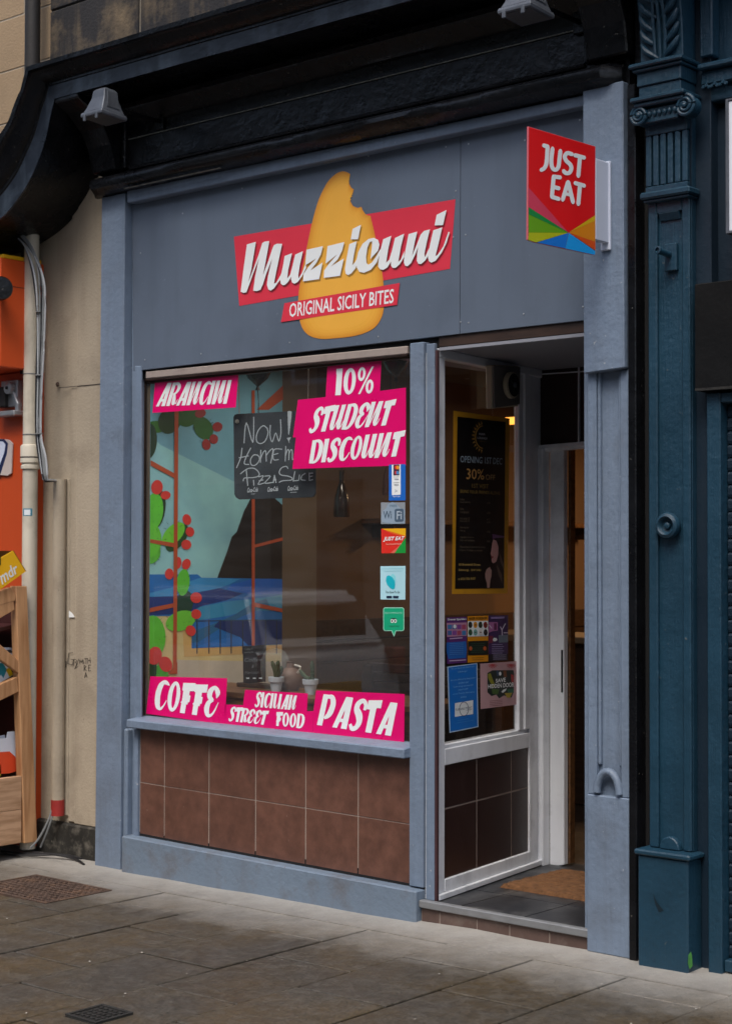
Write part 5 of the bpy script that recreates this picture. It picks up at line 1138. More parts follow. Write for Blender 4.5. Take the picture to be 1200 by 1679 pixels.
# flyers
def poster(label, corners, mat, name='flyer', off=.0006, grp=None):
    cc = sum((SG.w(*p) for p in corners), Vector()) / 4; t = thing(name, label, name.replace('_', ' '), cc, grp)
    PR('paper', SG, [[corners]], mat, t, off); return t
s8b = lambda L_: [(725 + a / 7.993, 1000 + b_ / 7.993) for a, b_ in L_]
FG = 'colourful flyers in a row on the doorway glass'
t = poster('purple and blue flyer with white heading, leftmost of the flyer row on the doorway glass', s8b([(52, 100), (318, 90), (318, 690), (62, 708)]), V('#5c2a72'), grp=FG)
PR('picture_panel', SG, [[s8b([(55, 172), (318, 165), (318, 340), (58, 355)])]], V('#c08aa6'), t, .001)
for i in range(4):
    for j in range(2): PR('picture', SG, [[s8b([(66 + i * 62, 195 + j * 78), (120 + i * 62, 193 + j * 78), (120 + i * 62, 250 + j * 78), (66 + i * 62, 252 + j * 78)])]], V(['#3f7fb8', '#4a6aa8', '#8a4a9a', '#b04a6a'][(i + j) % 4]), t, .0014)
PR('picture_disc', SG, [[s8b([(158 + 22 * math.cos(x_ * .6), 217 + 26 * math.sin(x_ * .6)) for x_ in range(10)])]], V_white, t, .0018)
TX('print', SG, 'Drawer Sparklers', s8b([(66, 112), (310, 104), (310, 140), (66, 148)]), V_white, t, .0014, .03)
PR('blue_panel', SG, [[s8b([(52, 428), (306, 412), (318, 520), (306, 630), (76, 645), (55, 560)])]], V('#1c64b8'), t, .001)
pen([s8b([(90, 440 + k * 24), (270, 434 + k * 24)]) for k in range(7)], .5, 'small_print', V('#6ea0dc'), t, SG, .0016)
pen([s8b([(95, 378), (255, 366)]), s8b([(90, 668), (300, 655)])], 1.4, 'small_print', V('#d8c0de'), t, SG, .0014)
t = poster('orange and black flyer with small masks, middle of the flyer row on the doorway', s8b([(328, 82), (598, 76), (598, 674), (328, 692)]), V('#e0920e'), off=.0008, grp=FG)
PR('picture_panel', SG, [[s8b([(330, 148), (596, 142), (596, 342), (330, 350)])]], V_white, t, .0012)
for i, h_ in enumerate(['#1d2a22', '#e59a1c', '#29402a', '#8a2c22', '#1c5a3a', '#7fb6ae', '#e6e0dc', '#101418']):
    cx0, cy0 = 362 + (i % 4) * 66, 196 + (i // 4) * 98; PR('mask_picture', SG, [[s8b([(cx0 + 27 * math.cos(x_ * .6), cy0 + 42 * math.sin(x_ * .6)) for x_ in range(10)])]], V(h_), t, .0016 + .0001 * i)
    PR('mask_face', SG, [[s8b([(cx0 + 10 * math.cos(x_), cy0 + 12 * math.sin(x_)) for x_ in range(6)])]], V('#58403a'), t, .0026)
TX('print', SG, 'MAKER WORKSHOPS', s8b([(345, 98), (582, 92), (582, 122), (345, 130)]), V('#3a200a'), t, .0014, .03)
PR('black_panel', SG, [[s8b([(330, 410), (596, 402), (596, 590), (330, 598)])]], V('#141a16'), t, .0012)
pen([s8b([(370, 445 + k * 28), (550, 440 + k * 28)]) for k in range(5)], .5, 'small_print', V('#3f6a4e'), t, SG, .0016)
for cx0 in (366, 552): PR('orange_spot', SG, [[s8b([(cx0 + 22 * math.cos(x_ * .6), 505 + 28 * math.sin(x_ * .6)) for x_ in range(10)])]], V('#c05a2a'), t, .0018)
pen([s8b([(380, 630), (540, 624)]), s8b([(390, 655), (530, 650)])], .6, 'small_print', V('#7a4a08'), t, SG, .0016)
t = poster('dark purple flyer with white sketches, rightmost of the flyer row on the doorway glass', s8b([(600, 72), (858, 70), (856, 662), (602, 674)]), V('#3d2458'), off=.001, grp=FG)
PR('picture_panel', SG, [[s8b([(604, 160), (722, 160), (720, 270), (650, 280), (604, 300)])]], V('#b06aa0'), t, .0014); PR('picture_block', SG, [[s8b([(672, 175), (708, 175), (706, 262), (672, 262)])]], V('#6a2a5a'), t, .0018)
pen([s8b([(755, 222), (775, 262), (820, 180)]), s8b([(775, 262), (778, 330)]), s8b([(610, 200), (640, 240)]), s8b([(800, 300), (850, 300)])], 1.3, 'sketch_lines', V('#d8cbe0'), t, SG, .0018)
PR('picture_mask', SG, [[s8b([(655, 385), (670, 365), (705, 370), (715, 395), (690, 412), (660, 410)])]], V_white, t, .0018); PR('picture_block', SG, [[s8b([(730, 330), (855, 325), (855, 425), (735, 430)])]], V('#6d7a88'), t, .0016); PR('picture_block', SG, [[s8b([(604, 340), (660, 340), (655, 430), (604, 440)])]], V('#7a2440'), t, .0016)
PR('black_panel', SG, [[s8b([(602, 580), (856, 575), (856, 660), (602, 672)])]], V('#16121e'), t, .0014)
pen([s8b([(645, 455 + k * 28), (800 if k % 2 else 780, 453 + k * 28)]) for k in range(5)] + [s8b([(660, 592 + k * 26), (830, 590 + k * 26)]) for k in range(3)], .8, 'small_print', V('#b0a6cc'), t, SG, .002)
pen([s8b([(640, 105), (800, 100)])], 3.2, 'heading_print', V('#9a84b8'), t, SG, .002)
t = poster('bright blue tall notice with small white panel below the flyer row', s8b([(62, 745), (455, 697), (470, 1535), (92, 1612)]), V('#c4dcf0'), 'notice')
PR('blue_field', SG, [[s8b([(76, 755), (444, 708), (458, 1524), (103, 1596)])]], V('#0f72cc'), t, .001)
for l_, x0, x1, y0 in (('Do you live in the North East', 115, 412, 775), ('Edinburgh?', 205, 320, 815), ('Are you affected by drug and/or', 105, 432, 925), ('alcohol use?', 205, 340, 958), ('Come along and meet the', 140, 400, 1012), ('support staff', 205, 330, 1048), ('at our Friendly information', 135, 415, 1105), ('service', 235, 310, 1143)):
    d = -(x1 - x0) * .11; TX('print', SG, l_, s8b([(x0, y0 - 12), (x1, y0 - 12 + d), (x1, y0 + 12 + d), (x0, y0 + 14)]), V('#8fc4ee'), t, .0014)
PR('white_panel', SG, [[s8b([(160, 1222), (400, 1182), (398, 1365), (160, 1402)])]], V_white, t, .0014)
TX('print', SG, 'TURNING POINT', s8b([(165, 1296), (385, 1262), (385, 1290), (165, 1326)]), V('#16335c'), t, .0018); TX('print', SG, 'SCOTLAND', s8b([(310, 1306), (385, 1294), (385, 1310), (310, 1322)]), V('#16335c'), t, .0018)
lp_ = [(278 + 58 * math.cos(R(a)), 1298 + 92 * math.sin(R(a))) for a in range(0, 361, 20)]; pen([s8b(lp_)], .8, 'logo_ring', V('#16335c'), t, SG, .0018)
pen([s8b([(195, 1450), (340, 1425)]), s8b([(165, 1485), (400, 1445)])], .5, 'small_print', V('#4f97d8'), t, SG, .0014)
t = poster('pink square poster reading SAVE HIDDEN DOOR lower right on the doorway glass', s8b([(492, 705), (1015, 668), (1008, 1235), (498, 1300)]), mk('pink_poster_paper', '#caa0a4', 1, .55, .08, 9, 0), 'poster', .0012)
PR('dark_field', SG, [[s8b([(585, 828), (650, 790), (925, 790), (935, 830), (930, 1080), (900, 1150), (800, 1120), (740, 1160), (700, 1110), (640, 1130), (585, 1080)])]], V('#24302e'), t, .0016)
for h_, L_ in (('#8c8a2a', [(590, 840), (625, 830), (690, 1000), (660, 1020), (595, 900)]), ('#4c6a34', [(640, 1030), (740, 1040), (720, 1110), (650, 1100)]), ('#a62c34', [(890, 840), (930, 860), (930, 960), (900, 950)]), ('#7a4a2c', [(790, 800), (830, 790), (840, 880), (800, 880)]), ('#b8a23a', [(810, 1090), (910, 1085), (880, 1150), (840, 1150)]), ('#2c6a50', [(840, 1040), (930, 1030), (925, 1080), (860, 1090)]), ('#39506a', [(700, 800), (730, 790), (740, 860), (710, 870)])):
    PR('painted_leaf', SG, [[s8b(L_)]], V(h_), t, .002)
PR('pale_shape', SG, [[s8b([(750 + 17 * math.cos(x_ * .6), 835 + 26 * math.sin(x_ * .6)) for x_ in range(10)])], [s8b([(765, 1075), (790, 1045), (838, 1028), (820, 1062), (785, 1088)])]], V_white, t, .0024)
for k in range(7):
    for cx0 in (655, 895):
        a = R(20 + k * 24); pen([s8b([(cx0, 712), (cx0 + 62 * math.cos(a), 706 + 60 * math.sin(a))])], 1.1, 'red_fan', V('#c04a4c'), t, SG, .0018 + k * .00003)
TX('print', SG, 'SAVE', s8b([(690, 905), (822, 885), (822, 942), (690, 955)]), V_white, t, .003, .02); TX('print', SG, 'HIDDEN DOOR', s8b([(590, 978), (930, 945), (930, 1008), (590, 1030)]), V_white, t, .003, .02)
pen([s8b([(615, 1195 + k * 22), (780, 1180 + k * 22)]) for k in range(4)], .6, 'small_print', V('#8a4a4c'), t, SG, .0018)

# ================================================================== DOORMAT
m0 = [WZ(822, 1456, .1), WZ(906, 1419, .1), WZ(990, 1440, .1), WZ(990, 1482, .1)]
dm = thing('doormat', 'rough brown coir doormat on the black doorway tiles', 'doormat', (.3, .7, .091))
xm0, xm1, ym0, ym1 = .075, .78, .475, .98
mb = MB(); nx, ny = 60, 44
for i in range(nx + 1):
    for j in range(ny + 1):
        e = 0 if (i in (0, nx) or j in (0, ny)) else 1
        x_ = xm0 + (xm1 - xm0) * i / nx + (random.uniform(-.004, .004)); y_ = ym0 + (ym1 - ym0) * j / ny + random.uniform(-.004, .004)
        mb.v.append((x_, y_, .0915 + e * (.016 + random.uniform(-.003, .003))))
for i in range(nx):
    for j in range(ny): k = i * (ny + 1) + j; mb.f.append((k, k + 1, k + ny + 2, k + ny + 1))
mb.build('coir_pile', m_mat, dm)
# ================================================================== INTERIOR
XM = -1.872; YE = XP(XM).w(463, 900).y
def stc(o, parent=None):
    if not parent: tag(o, kind='structure')
    return o
m_int = mk('interior_brown_wall', '#6a5340', 1.0, .8, .15, 1.5, .1, 30)
m_intw = mk('interior_beige_wall', '#7a6c5c', 1.0, .8, .12, 2, .1, 30)
m_ochre = mk('interior_ochre_wall', '#7a5428', 1.0, .8, .12, 2, .1, 30)
m_ifloor = mk('interior_floor', '#3a302a', 1, .5, .15, 5, .1, 30, grain=('#201812', (4, 30, 40), .5))
m_ceilint = mk('interior_ceiling', '#6a6660', 1, .8, .1, 2, 0)
ro = stc(B('interior_floor', -4.5, 1.9, 1.1, 6.0, .0, .088, m_ifloor, None, 0)); stc(B('interior_floor', -1.99, -.4, .11, 1.1, .0, .088, m_ifloor, None, 0))
stc(B('interior_ceiling', -4.5, 1.9, .11, 6.0, 2.70, 2.76, m_ceilint, None, 0))
stc(B('interior_back_wall', -4.5, 1.9, 5.0, 5.1, .088, 2.70, m_ochre, None, 0))
stc(B('interior_right_wall', 1.3, 1.4, 1.12, 5.0, .088, 2.70, m_ochre, None, 0))
stc(B('interior_side_wall', -2.0, XM - .0015, .1005, YE, .088, 2.70, m_intw, None, 0))
stc(B('interior_alcove_wall', -2.4, XM - .03, YE + .002, 1.40, .088, 2.70, m_intw, None, 0))
stc(B('interior_far_wall', -2.5, -2.0, 1.402, 4.99, .088, 2.70, m_int, None, 0))
stc(B('interior_partition', -.17, .3, 1.13, 1.16, 2.55, 2.70, m_int, None, 0)); stc(B('interior_partition', .14, 1.3, 1.12, 1.16, .09, 2.70, m_brownply, None, 0))
cl = thing('wall_cladding', 'dark horizontal board cladding on the far interior wall behind the window', 'cladding', (-1.98, 3, .1))
for i in range(9): B('cladding_board', -1.9995, -1.978, 1.41, 4.98, .09 + i * .125, .09 + i * .125 + .119, m_dkwood, cl, .003)
sh_ = thing('wall_shelf', 'plain wooden wall shelf on the far wall at the back of the shop', 'shelf', (-1.9, 2.9, 1.7))
B('board', -1.999, -1.80, 1.9, 4.2, 1.78, 1.81, m_midwood, sh_, .003)
for y_ in (2.0, 3.0, 4.1): B('bracket', -1.999, -1.83, y_, y_ + .03, 1.70, 1.7795, m_dkwood, sh_, .002)
# dado and counter glimpsed beyond the doorway
ic = thing('serving_counter', 'dark serving counter glimpsed through the open doorway', 'counter', (-1.2, 3.2, .09))
B('front', -1.9, -.5, 2.8, 3.3, .09, 1.06, m_dkwood, ic, .004); B('top', -1.92, -.48, 2.76, 3.32, 1.061, 1.10, m_intw, ic, .004)
# mural (flat painting on the side wall; shade near the top is coloured in)
MU = XP(XM)
mu = thing('wall_mural', 'seaside mural with cacti, red fruits, blue waves and orange shutters painted on the side wall', 'mural', (-1.82, .6, 1.0))
def mv(L_): return [(220 + a / 4.615, 580 + b_ / 4.615) for a, b_ in L_]
def mv2(L_): return [(220 + a / 4.615, 880 + b_ / 4.615) for a, b_ in L_]
MK = lambda h_: mk('mural_' + h_.strip('#'), h_, 1.45, .75, .14, 5, .05, 30)
def clip(P, k, sgn):                     # the painting stops where the wall ends
    o = []
    for a, b_ in zip(P, P[1:] + P[:1]):
        ia, ib = (a[0] - k) * sgn >= 0, (b_[0] - k) * sgn >= 0
        if ia: o.append(a)
        if ia != ib: t_ = (k - a[0]) / (b_[0] - a[0]); o.append((k, a[1] + (b_[1] - a[1]) * t_))
    return o
MC = [0]
def mp(name, L_, h_, off):
    MC[0] += 1; off += MC[0] * .000008
    q = [MU.w(*p) for p in L_]; P = clip(clip([(v.y, v.z) for v in q], .1005, 1), YE - .002, -1)
    if len(P) < 3: return
    v, f = fill2d([P]); return MB().add([(XM + off, a, b_) for a, b_ in v], f).build(name, MK(h_), mu)
mp('painted_sky', [(225, 560), (463, 560), (463, 960), (225, 960)], '#6ba3ba', .0006)
mp('painted_pale_sky', mv([(80, 560), (200, 690), (620, 900), (1122, 1150), (1122, 1700), (60, 1700)]), '#86bedb', .0010)
mp('painted_mountain', [(356, 948), (372, 905), (380, 880), (388, 872), (400, 838), (412, 815), (425, 805), (445, 812), (463, 828), (463, 950)], '#1c1715', .0014)
mp('painted_yellow_wall', [(225, 1000), (463, 1000), (463, 1140), (225, 1140)], '#cdbb86', .0006)
mp('painted_pale_wall', [(289, 1082), (463, 1085), (463, 1140), (289, 1140)], '#b9b4a6', .0010)
mp('painted_ochre_ledge', [(300, 1035), (314, 1030), (314, 1063), (463, 1058), (463, 1070), (302, 1077)], '#c9a668', .0012)
mp('painted_sea', mv2([(60, 285), (480, 285), (510, 310), (1122, 320), (1122, 815), (435, 845), (435, 600), (60, 600)]), '#1667b4', .0016)
for h_, L_ in (('#3388c8', [(60, 440), (300, 380), (500, 310), (800, 320), (720, 360), (640, 390), (430, 430), (290, 450), (60, 455)]), ('#0f2f78', [(60, 458), (290, 452), (430, 432), (640, 390), (820, 430), (700, 480), (520, 520), (400, 580), (60, 598)]),
               ('#2f86b4', [(430, 545), (700, 490), (900, 470), (1122, 440), (1122, 560), (850, 560), (700, 600), (435, 640)]), ('#1c5f8e', [(435, 720), (600, 660), (760, 590), (900, 500), (1000, 470), (1020, 520), (820, 600), (640, 700), (480, 800), (435, 800)]),
               ('#0c2a68', [(640, 640), (900, 625), (1122, 640), (1122, 812), (860, 822), (800, 760), (600, 680)]), ('#1f6fc4', [(440, 843), (620, 780), (800, 755), (860, 822)]), ('#1a5ec0', [(740, 360), (900, 320), (1060, 318), (1122, 330), (1122, 430), (900, 440), (700, 400)])):
    mp('painted_wave', mv2(L_), h_, .0020 + random.uniform(0, .0003))
for x_ in (475, 565, 650, 733, 820, 993, 1076): mp('painted_railing', mv2([(x_ - 4, 628), (x_ + 4, 628), (x_ + 4, 884), (x_ - 4, 884)]), '#1d2c3c', .0026)
mp('painted_railing', mv2([(440, 634), (1122, 626), (1122, 634), (440, 642)]), '#1d3c5c', .0026)
def pad(cx, cy, rx, ry, rot=0, h_='#55b82c', off=.0030, name='painted_cactus_pad'):
    c_, s_ = math.cos(R(rot)), math.sin(R(rot)); mp(name, [(cx + rx * 1.18 * math.cos(a) * c_ - ry * math.sin(a) * s_, cy + rx * math.cos(a) * s_ + ry * math.sin(a) * c_) for a in [i * math.pi / 10 for i in range(20)]], h_, off)
for a in [(255, 700, 14, 10, 0, '#2f6a1c'), (278, 690, 16, 22, 20, '#24401c'), (305, 678, 17, 22, 0, '#2a5a20'), (333, 702, 13, 20, -25, '#2f5f2c'), (243, 724, 12, 30, 5, '#15331e')]: pad(*a)  # upper pads in darker greens: shade on the wall top put into colour
for a in [(258, 835, 11, 32, 8, '#15361e'), (252, 838, 13, 30, 5, '#58c034'), (247, 885, 15, 28, 0, '#60c436'), (290, 882, 12, 26, 35, '#1b4520'), (284, 876, 12, 24, 40, '#6acb34'), (243, 905, 17, 20, 0, '#58b838'), (302, 990, 12, 22, 10, '#123a2c', ), (300, 955, 9, 22, 5, '#56bb34'), (296, 1018, 22, 16, -25, '#68c238'), (250, 1045, 18, 36, 0, '#58bd34'), (262, 1110, 12, 20, 0, '#46ac36'), (245, 1095, 10, 30, 0, '#123a18')]: pad(*a, off=.0030 + random.uniform(0, .0004))
# painted spines on the pads
sp_ = MB()
for (cx, cy, rx, ry) in ((252, 838, 13, 30), (247, 885, 15, 28), (284, 876, 12, 24), (243, 905, 17, 20), (300, 955, 9, 22), (296, 1018, 22, 16), (250, 1045, 18, 36), (333, 702, 13, 20), (262, 1110, 12, 20)):
    for k in range(16):
        a = random.uniform(0, 6.28); q = 1.02 if k < 9 else random.uniform(.2, .8); x0, y0 = cx + rx * q * math.cos(a), cy + ry * q * math.sin(a)
        if x0 < 241: continue
        l_ = 4.5 if k < 9 else 1.6; x1, y1 = x0 + l_ * math.cos(a), y0 + l_ * math.sin(a); v0, v1 = MU.w(x0, y0), MU.w(x1, y1)
        if min(v0.y, v1.y) < .11: continue
        sp_.add([(XM + .0043, v0.y, v0.z - .0014), (XM + .0043, v0.y, v0.z + .0014), (XM + .0043, v1.y, v1.z + .0006), (XM + .0043, v1.y, v1.z - .0006)], [(0, 1, 2, 3)])
tag(sp_.build('painted_spines', MK('#16301a'), mu), kind='stuff')
for cx, cy, rx, ry in ((257, 799, 8, 12), (271, 812, 7, 7), (306, 852, 6, 9), (311, 872, 6, 8), (305, 893, 7, 8), (291, 923, 5, 10), (305, 925, 6, 9), (277, 941, 6, 9), (321, 980, 8, 9), (321, 1007, 7, 8), (312, 1034, 7, 9), (253, 1075, 10, 15), (271, 1089, 9, 13), (356, 700, 7, 8), (350, 720, 6, 8), (338, 729, 6, 9), (328, 678, 8, 7)):
    pad(cx, cy, rx, ry, random.uniform(-30, 20), '#dc3630' if cy > 740 else '#8c2c2c', .0038 + random.uniform(0, .0003), 'painted_fruit')  # fruits near the top get a shaded red
for L_ in ([(286, 600), (292.5, 600), (289, 1103), (283, 1105)], [(240, 751), (287, 777), (287, 785), (240, 760)], [(240, 883), (289, 891), (289, 898), (240, 889)], [(240, 998), (288, 988), (288, 995), (240, 1005)], [(412, 640), (417, 640), (417, 1060), (412, 1062)], [(417, 893), (463, 881), (463, 886), (417, 898)], [(417, 988), (463, 998), (463, 1004), (417, 995)], [(275, 1105), (290, 1085), (290, 1105)], [(420, 672), (463, 632), (463, 655), (440, 672)]):
    mp('painted_shutter_bar', L_, '#a84a26', .0044)
# counter along the window
wc = thing('window_counter', 'brown wooden counter along the inside of the shop window', 'counter', (-1, .3, .85))
zc_ = FP(.35).w(509, 1137).z
B('top', -1.82, -.15, .15, .58, zc_ - .03, zc_, m_midwood, wc, .003); B('apron', -1.81, -.16, .16, .18, zc_ - .16, zc_ - .0305, m_midwood, wc, .002)
for x_ in (-1.75, -.25): B('leg', x_, x_ + .06, .5, .56, .089, zc_ - .031, m_dkwood, wc, .002)
# cactus pots
m_pot = mk('white_clay_pot', '#b9c4cc', 1, .5, .04, 8, .05, 30); m_cact = mk('cactus_green', '#33442a', 1, .6, .3, 40, .5, 90)
def pot(px, py, y_, label, r_=.042, arms=()):
    c = FP(y_).w(px, py); c.z = zc_; t = thing('potted_cactus', label, 'plant', c, 'white pots with small cacti on the window counter')
    k = r_ / .042
    MB().lathe([(.024 * k, 0.0005), (.034 * k, .052 * k), (.040 * k, .053 * k), (.042 * k, .078 * k), (.038 * k, .079 * k), (.036 * k, .07 * k)], c, (0, 0, 1), 24).build('pot', m_pot, t, 0, True)
    for i, l in enumerate(arms):
        n_ = len(cat([(0, 0, 0)] * len(l), 5)); MB().tube(cat([(c.x + a, c.y + b_, c.z + d) for a, b_, d in l], 5), [.011 * (1 if j < n_ - 2 else .6) for j in range(n_)], 8).build('cactus_stem', m_cact, t, 0, True)
    return t
pot(453, 1130, .30, 'white pot with branching cactus beside the small menu chalkboard', .040, [[(0, 0, .07), (-.01, 0, .11), (-.03, 0, .15)], [(0, 0, .07), (.01, 0, .12), (.012, 0, .155)], [(.0, 0, .07), (.03, 0, .10), (.035, 0, .13)]])
pot(509, 1137, .30, 'white pot with leaning two-stemmed cactus nearest the middle of the window', .040, [[(.012, 0, .07), (.014, 0, .11), (.01, 0, .165)], [(-.005, 0, .075), (-.035, 0, .085), (-.07, 0, .115)]])
gd_ = thing('glass_cloche', 'round clear glass dome behind the left cactus pot', 'glass dome', FP(.42).w(451, 1130))
c = FP(.42).w(451, 1130); c.z = zc_
MB().lathe([(.05 * 1, .0005), (.066, .05), (.075, .10), (.072, .15), (.05, .19), (.02, .205)], c, (0, 0, 1), 28).build('dome', m_cloche, gd_, 0, True)
kp = thing('clay_jug', 'small brown clay jug between the two cactus pots', 'jug', FP(.40).w(476, 1133)); c = FP(.40).w(476, 1133); c.z = zc_
MB().lathe([(.04, .0005), (.056, .03), (.058, .07), (.045, .10), (.022, .115), (.018, .14), (.022, .145)], c, (0, 0, 1), 24).build('body', mk('brown_clay', '#6a5448', 1, .6, .1, 9, .1, 30), kp, 0, True)
MB().tube(cat([(c.x + .05, c.y, c.z + .09), (c.x + .07, c.y, c.z + .12), (c.x + .03, c.y, c.z + .13)], 5), .005, 6).build('handle', V('#d0ccc0'), kp, 0, True)
# small menu board
mbd = thing('menu_chalkboard', 'small upright menu chalkboard standing on the window counter', 'chalkboard', FP(.40).w(416, 1122)); MP = FP(.40)
Q('board', MP, [(398, 1060), (434, 1057), (434, 1118), (399, 1121)], mk('small_slate', '#15171a', 1, .6, .1, 5, 0), mbd, 0, -.01, .001)
c = MP.w(416, 1121); B('stand', c.x - .12, c.x + .12, .395, .47, zc_ + .0005, c.z - .0, m_dkwood, mbd, .003)
for i, (l_, x0, x1, y_, hh) in enumerate((('Take it', 401, 415, 1064, 4), ('with you', 401, 432, 1070, 4), ('Coffee', 401, 430, 1082, 6), ('&', 413, 417, 1093, 5), ('Maritozzi', 402, 425, 1103, 5))): TX('chalk_print', MP, l_, [(x0, y_ - hh / 2), (x1, y_ - hh / 2 - 1), (x1, y_ + hh / 2 - 1), (x0, y_ + hh / 2)], V('#6f787c'), mbd, .001, 0, .2)
for x_ in (406, 417, 427): PR('logo_dot', MP, [[R4(x_ - 2, 1111, x_ + 3, 1113)]], V_chalk, mbd)
# wooden benches
bn = thing('wooden_bench', 'dark wooden slatted bench in the right corner inside the window', 'bench', FP(1.3).w(630, 1130))
c0, c1 = FP(1.2).w(592, 1132), FP(1.2).w(690, 1090)
for i, y_ in enumerate((1092, 1107, 1122)):
    z_ = FP(1.2).w(640, y_).z; B('slat', c0.x + (.0 if i else .04), c0.x + 1.0, 1.2, 1.24, z_ - .035, z_ + .01, m_dkwood, bn, .003)
B('seat', c0.x, c0.x + 1.0, .95, 1.24, .48, .52, m_midwood, bn, .003)
for x_ in (c0.x + .03, c0.x + .9):
    B('leg', x_, x_ + .06, 1.18, 1.2, .089, FP(1.2).w(640, 1092).z, m_dkwood, bn, .002); B('leg', x_, x_ + .06, .96, 1.0, .089, .479, m_dkwood, bn, .002)
# pendant lamps
def pend(px, py, y_, h, label, col, lit=False):
    c = FP(y_).w(px, py); t = thing('pendant_lamp', label, 'lamp', c, 'bottle shaped pendant lamps')
    MB().lathe([(.055 * h, 0), (.060 * h, .02 * h), (.052 * h, .14 * h), (.028 * h, .22 * h), (.018 * h, .25 * h), (.018 * h, .33 * h), (.022 * h, .335 * h)], c, (0, 0, 1), 24).build('shade', col, t, 0, True)
    MB().tube([(c.x, c.y, c.z + .33 * h), (c.x, c.y, 2.695)], .003, 6).build('cord', m_cableK, t)
    return t
m_bottle = mk('brown_glass_shade', '#241a14', 1, .15, .2, 6, 0, spec=.8); m_bottleR = mk('red_brown_shade', '#4a2416', 1, .2, .2, 6, 0, spec=.8)
pend(560, 848, 1.3, .78, 'dark bottle shaped pendant lamp hanging in the middle of the window', m_bottle)
pend(640, 812, 1.5, .78, 'reddish bottle shaped pendant lamp partly behind the blue card sticker', m_bottleR)
# balloons at the ceiling
def balloon(px, py, y_, r_, label):
    c = FP(y_).w(px, py); t = thing('balloon', label, 'balloon', c, 'black balloons with ribbons')
    MB().lathe([(.006, -1.25 * r_), (.25 * r_, -1.1 * r_), (.7 * r_, -.7 * r_), (.95 * r_, -.2 * r_), (r_, .15 * r_), (.88 * r_, .6 * r_), (.5 * r_, .9 * r_), (.08 * r_, 1.0 * r_)], c, (0, 0, 1), 24).build('envelope', mk('black_balloon', '#111213', 1, .25, 0, 1, 0), t, 0, True)
    MB().lathe([(.012, 0), (.006, .02)], (c.x, c.y, c.z - 1.25 * r_ - .02), (0, 0, 1), 8).build('knot', m_cableK, t)
    MB().tube(cat([(c.x, c.y, c.z - 1.25 * r_ - .02), (c.x + .006, c.y, c.z - 1.6 * r_ - .1), (c.x - .004, c.y, c.z - .55)], 5), .0025, 5).build('ribbon', m_cableK, t, 0, True)
balloon(423, 604, .5, .075, 'black balloon with trailing ribbon above the chalkboard'); balloon(649, 592, .4, .062, 'black balloon with ribbon at the top right of the window')
# fan in the doorway side window
fn = thing('extractor_fan', 'cream boxed extractor fan with round black outlet high behind the doorway glass', 'fan', SC.w(828, 668))
FN = Plane(-.22, .30, SC.u.x, SC.u.y); FN.p = SC.p + SC.n * .046
Q('plate', FN, [(809, 600), (853, 602), (852, 663), (811, 669)], mk('fan_plate_grey', '#6a6662', 1, .5, .1, 8, .1, 30), fn, 0, -.01, .002)
a_, b2_ = FN.w(809, 598), FN.w(809, 669)
MB().ext([FN.w(*p, -.011) for p in [(809, 598), (854, 600), (853, 666), (810, 670)]], -FN.n * .031).build('box', mk('cream_plastic', '#b0a58e', 1, .5, .04, 6, .05, 30), fn, .004)
c = FN.w(832, 632)
ax = FN.n.normalized()
MB().lathe([(.050, 0), (.062, .01), (.062, .028), (.056, .030)], c, ax, 32).build('collar', mk('cream_plastic', '#b0a58e'), fn, 0, True)
MB().lathe([(.0, .0302), (.052, .0305), (.054, .034), (.048, .036), (.002, .034)], c, ax, 32).build('outlet', m_void, fn, 0, True)
MB().lathe([(.014, .036), (.012, .042), (.004, .044)], c, ax, 12).build('hub', m_galv, fn, 0, True)
for k in range(4):
    a = k * math.pi / 2 + .4; e1 = ax.orthogonal().normalized(); e2 = ax.cross(e1); d = e1 * math.cos(a) + e2 * math.sin(a)
    MB().tube([c + ax * .037 + d * .012, c + ax * .037 + d * .048], .003, 5).build('guard_bar', m_iron, fn)
# interior lamps behind the warm glow, plus one added near the window
def lamp_box(x, y, z, w_, e, label, col=(1, .62, .30), hx='#ffb45a'):
    t = thing('ceiling_lamp', label, 'lamp', (x, y, z), 'warm lamps inside the shop')
    B('lamp_housing', x - w_ - .01, x + w_ + .01, y - .04, y + .04, z + .012, z + .05, m_steel, t, .002)
    m_ = mk('lamp_glow', '#ffce90', 1, .5, 0, 1, 0, emit=hx, es=4.0); B('lamp_diffuser', x - w_, x + w_, y - .03, y + .03, z, z + .0118, m_, t, 0)
    ld = bpy.data.lights.new('lamp_light', 'AREA'); ld.energy = e; ld.shape = 'RECTANGLE'; ld.size = w_ * 2; ld.size_y = .06; ld.color = col
    lo = bpy.data.objects.new('lamp_light', ld); COL.objects.link(lo); lo.parent = t; lo.location = (0, 0, -.01)
lamp_box(-.3, 3.9, 2.60, .25, 30, 'warm strip lamp on the ceiling at the back of the shop')
c = FP(1.9).w(838, 690)
lamp_box(-1.0, .75, 2.62, .30, 5, 'added white strip lamp on the ceiling inside the window, brightening the mural', (1, .92, .82), '#ffe6c8')  # added to brighten the mural, no such lamp known
wl = thing('wall_lamp', 'small glowing warm lamp seen through the doorway glass beside the salon poster', 'lamp', c)
B('glowing_face', c.x - .035, c.x + .03, 1.89, 1.91, c.z - .02, c.z + .02, mk('lamp_glow2', '#ffb060', 1, .5, 0, 1, 0, emit='#ff9a3c', es=2.2), wl, 0); B('lamp_back', c.x - .04, c.x + .035, 1.9105, 1.95, c.z - .025, c.z + .025, m_iron, wl, .002)

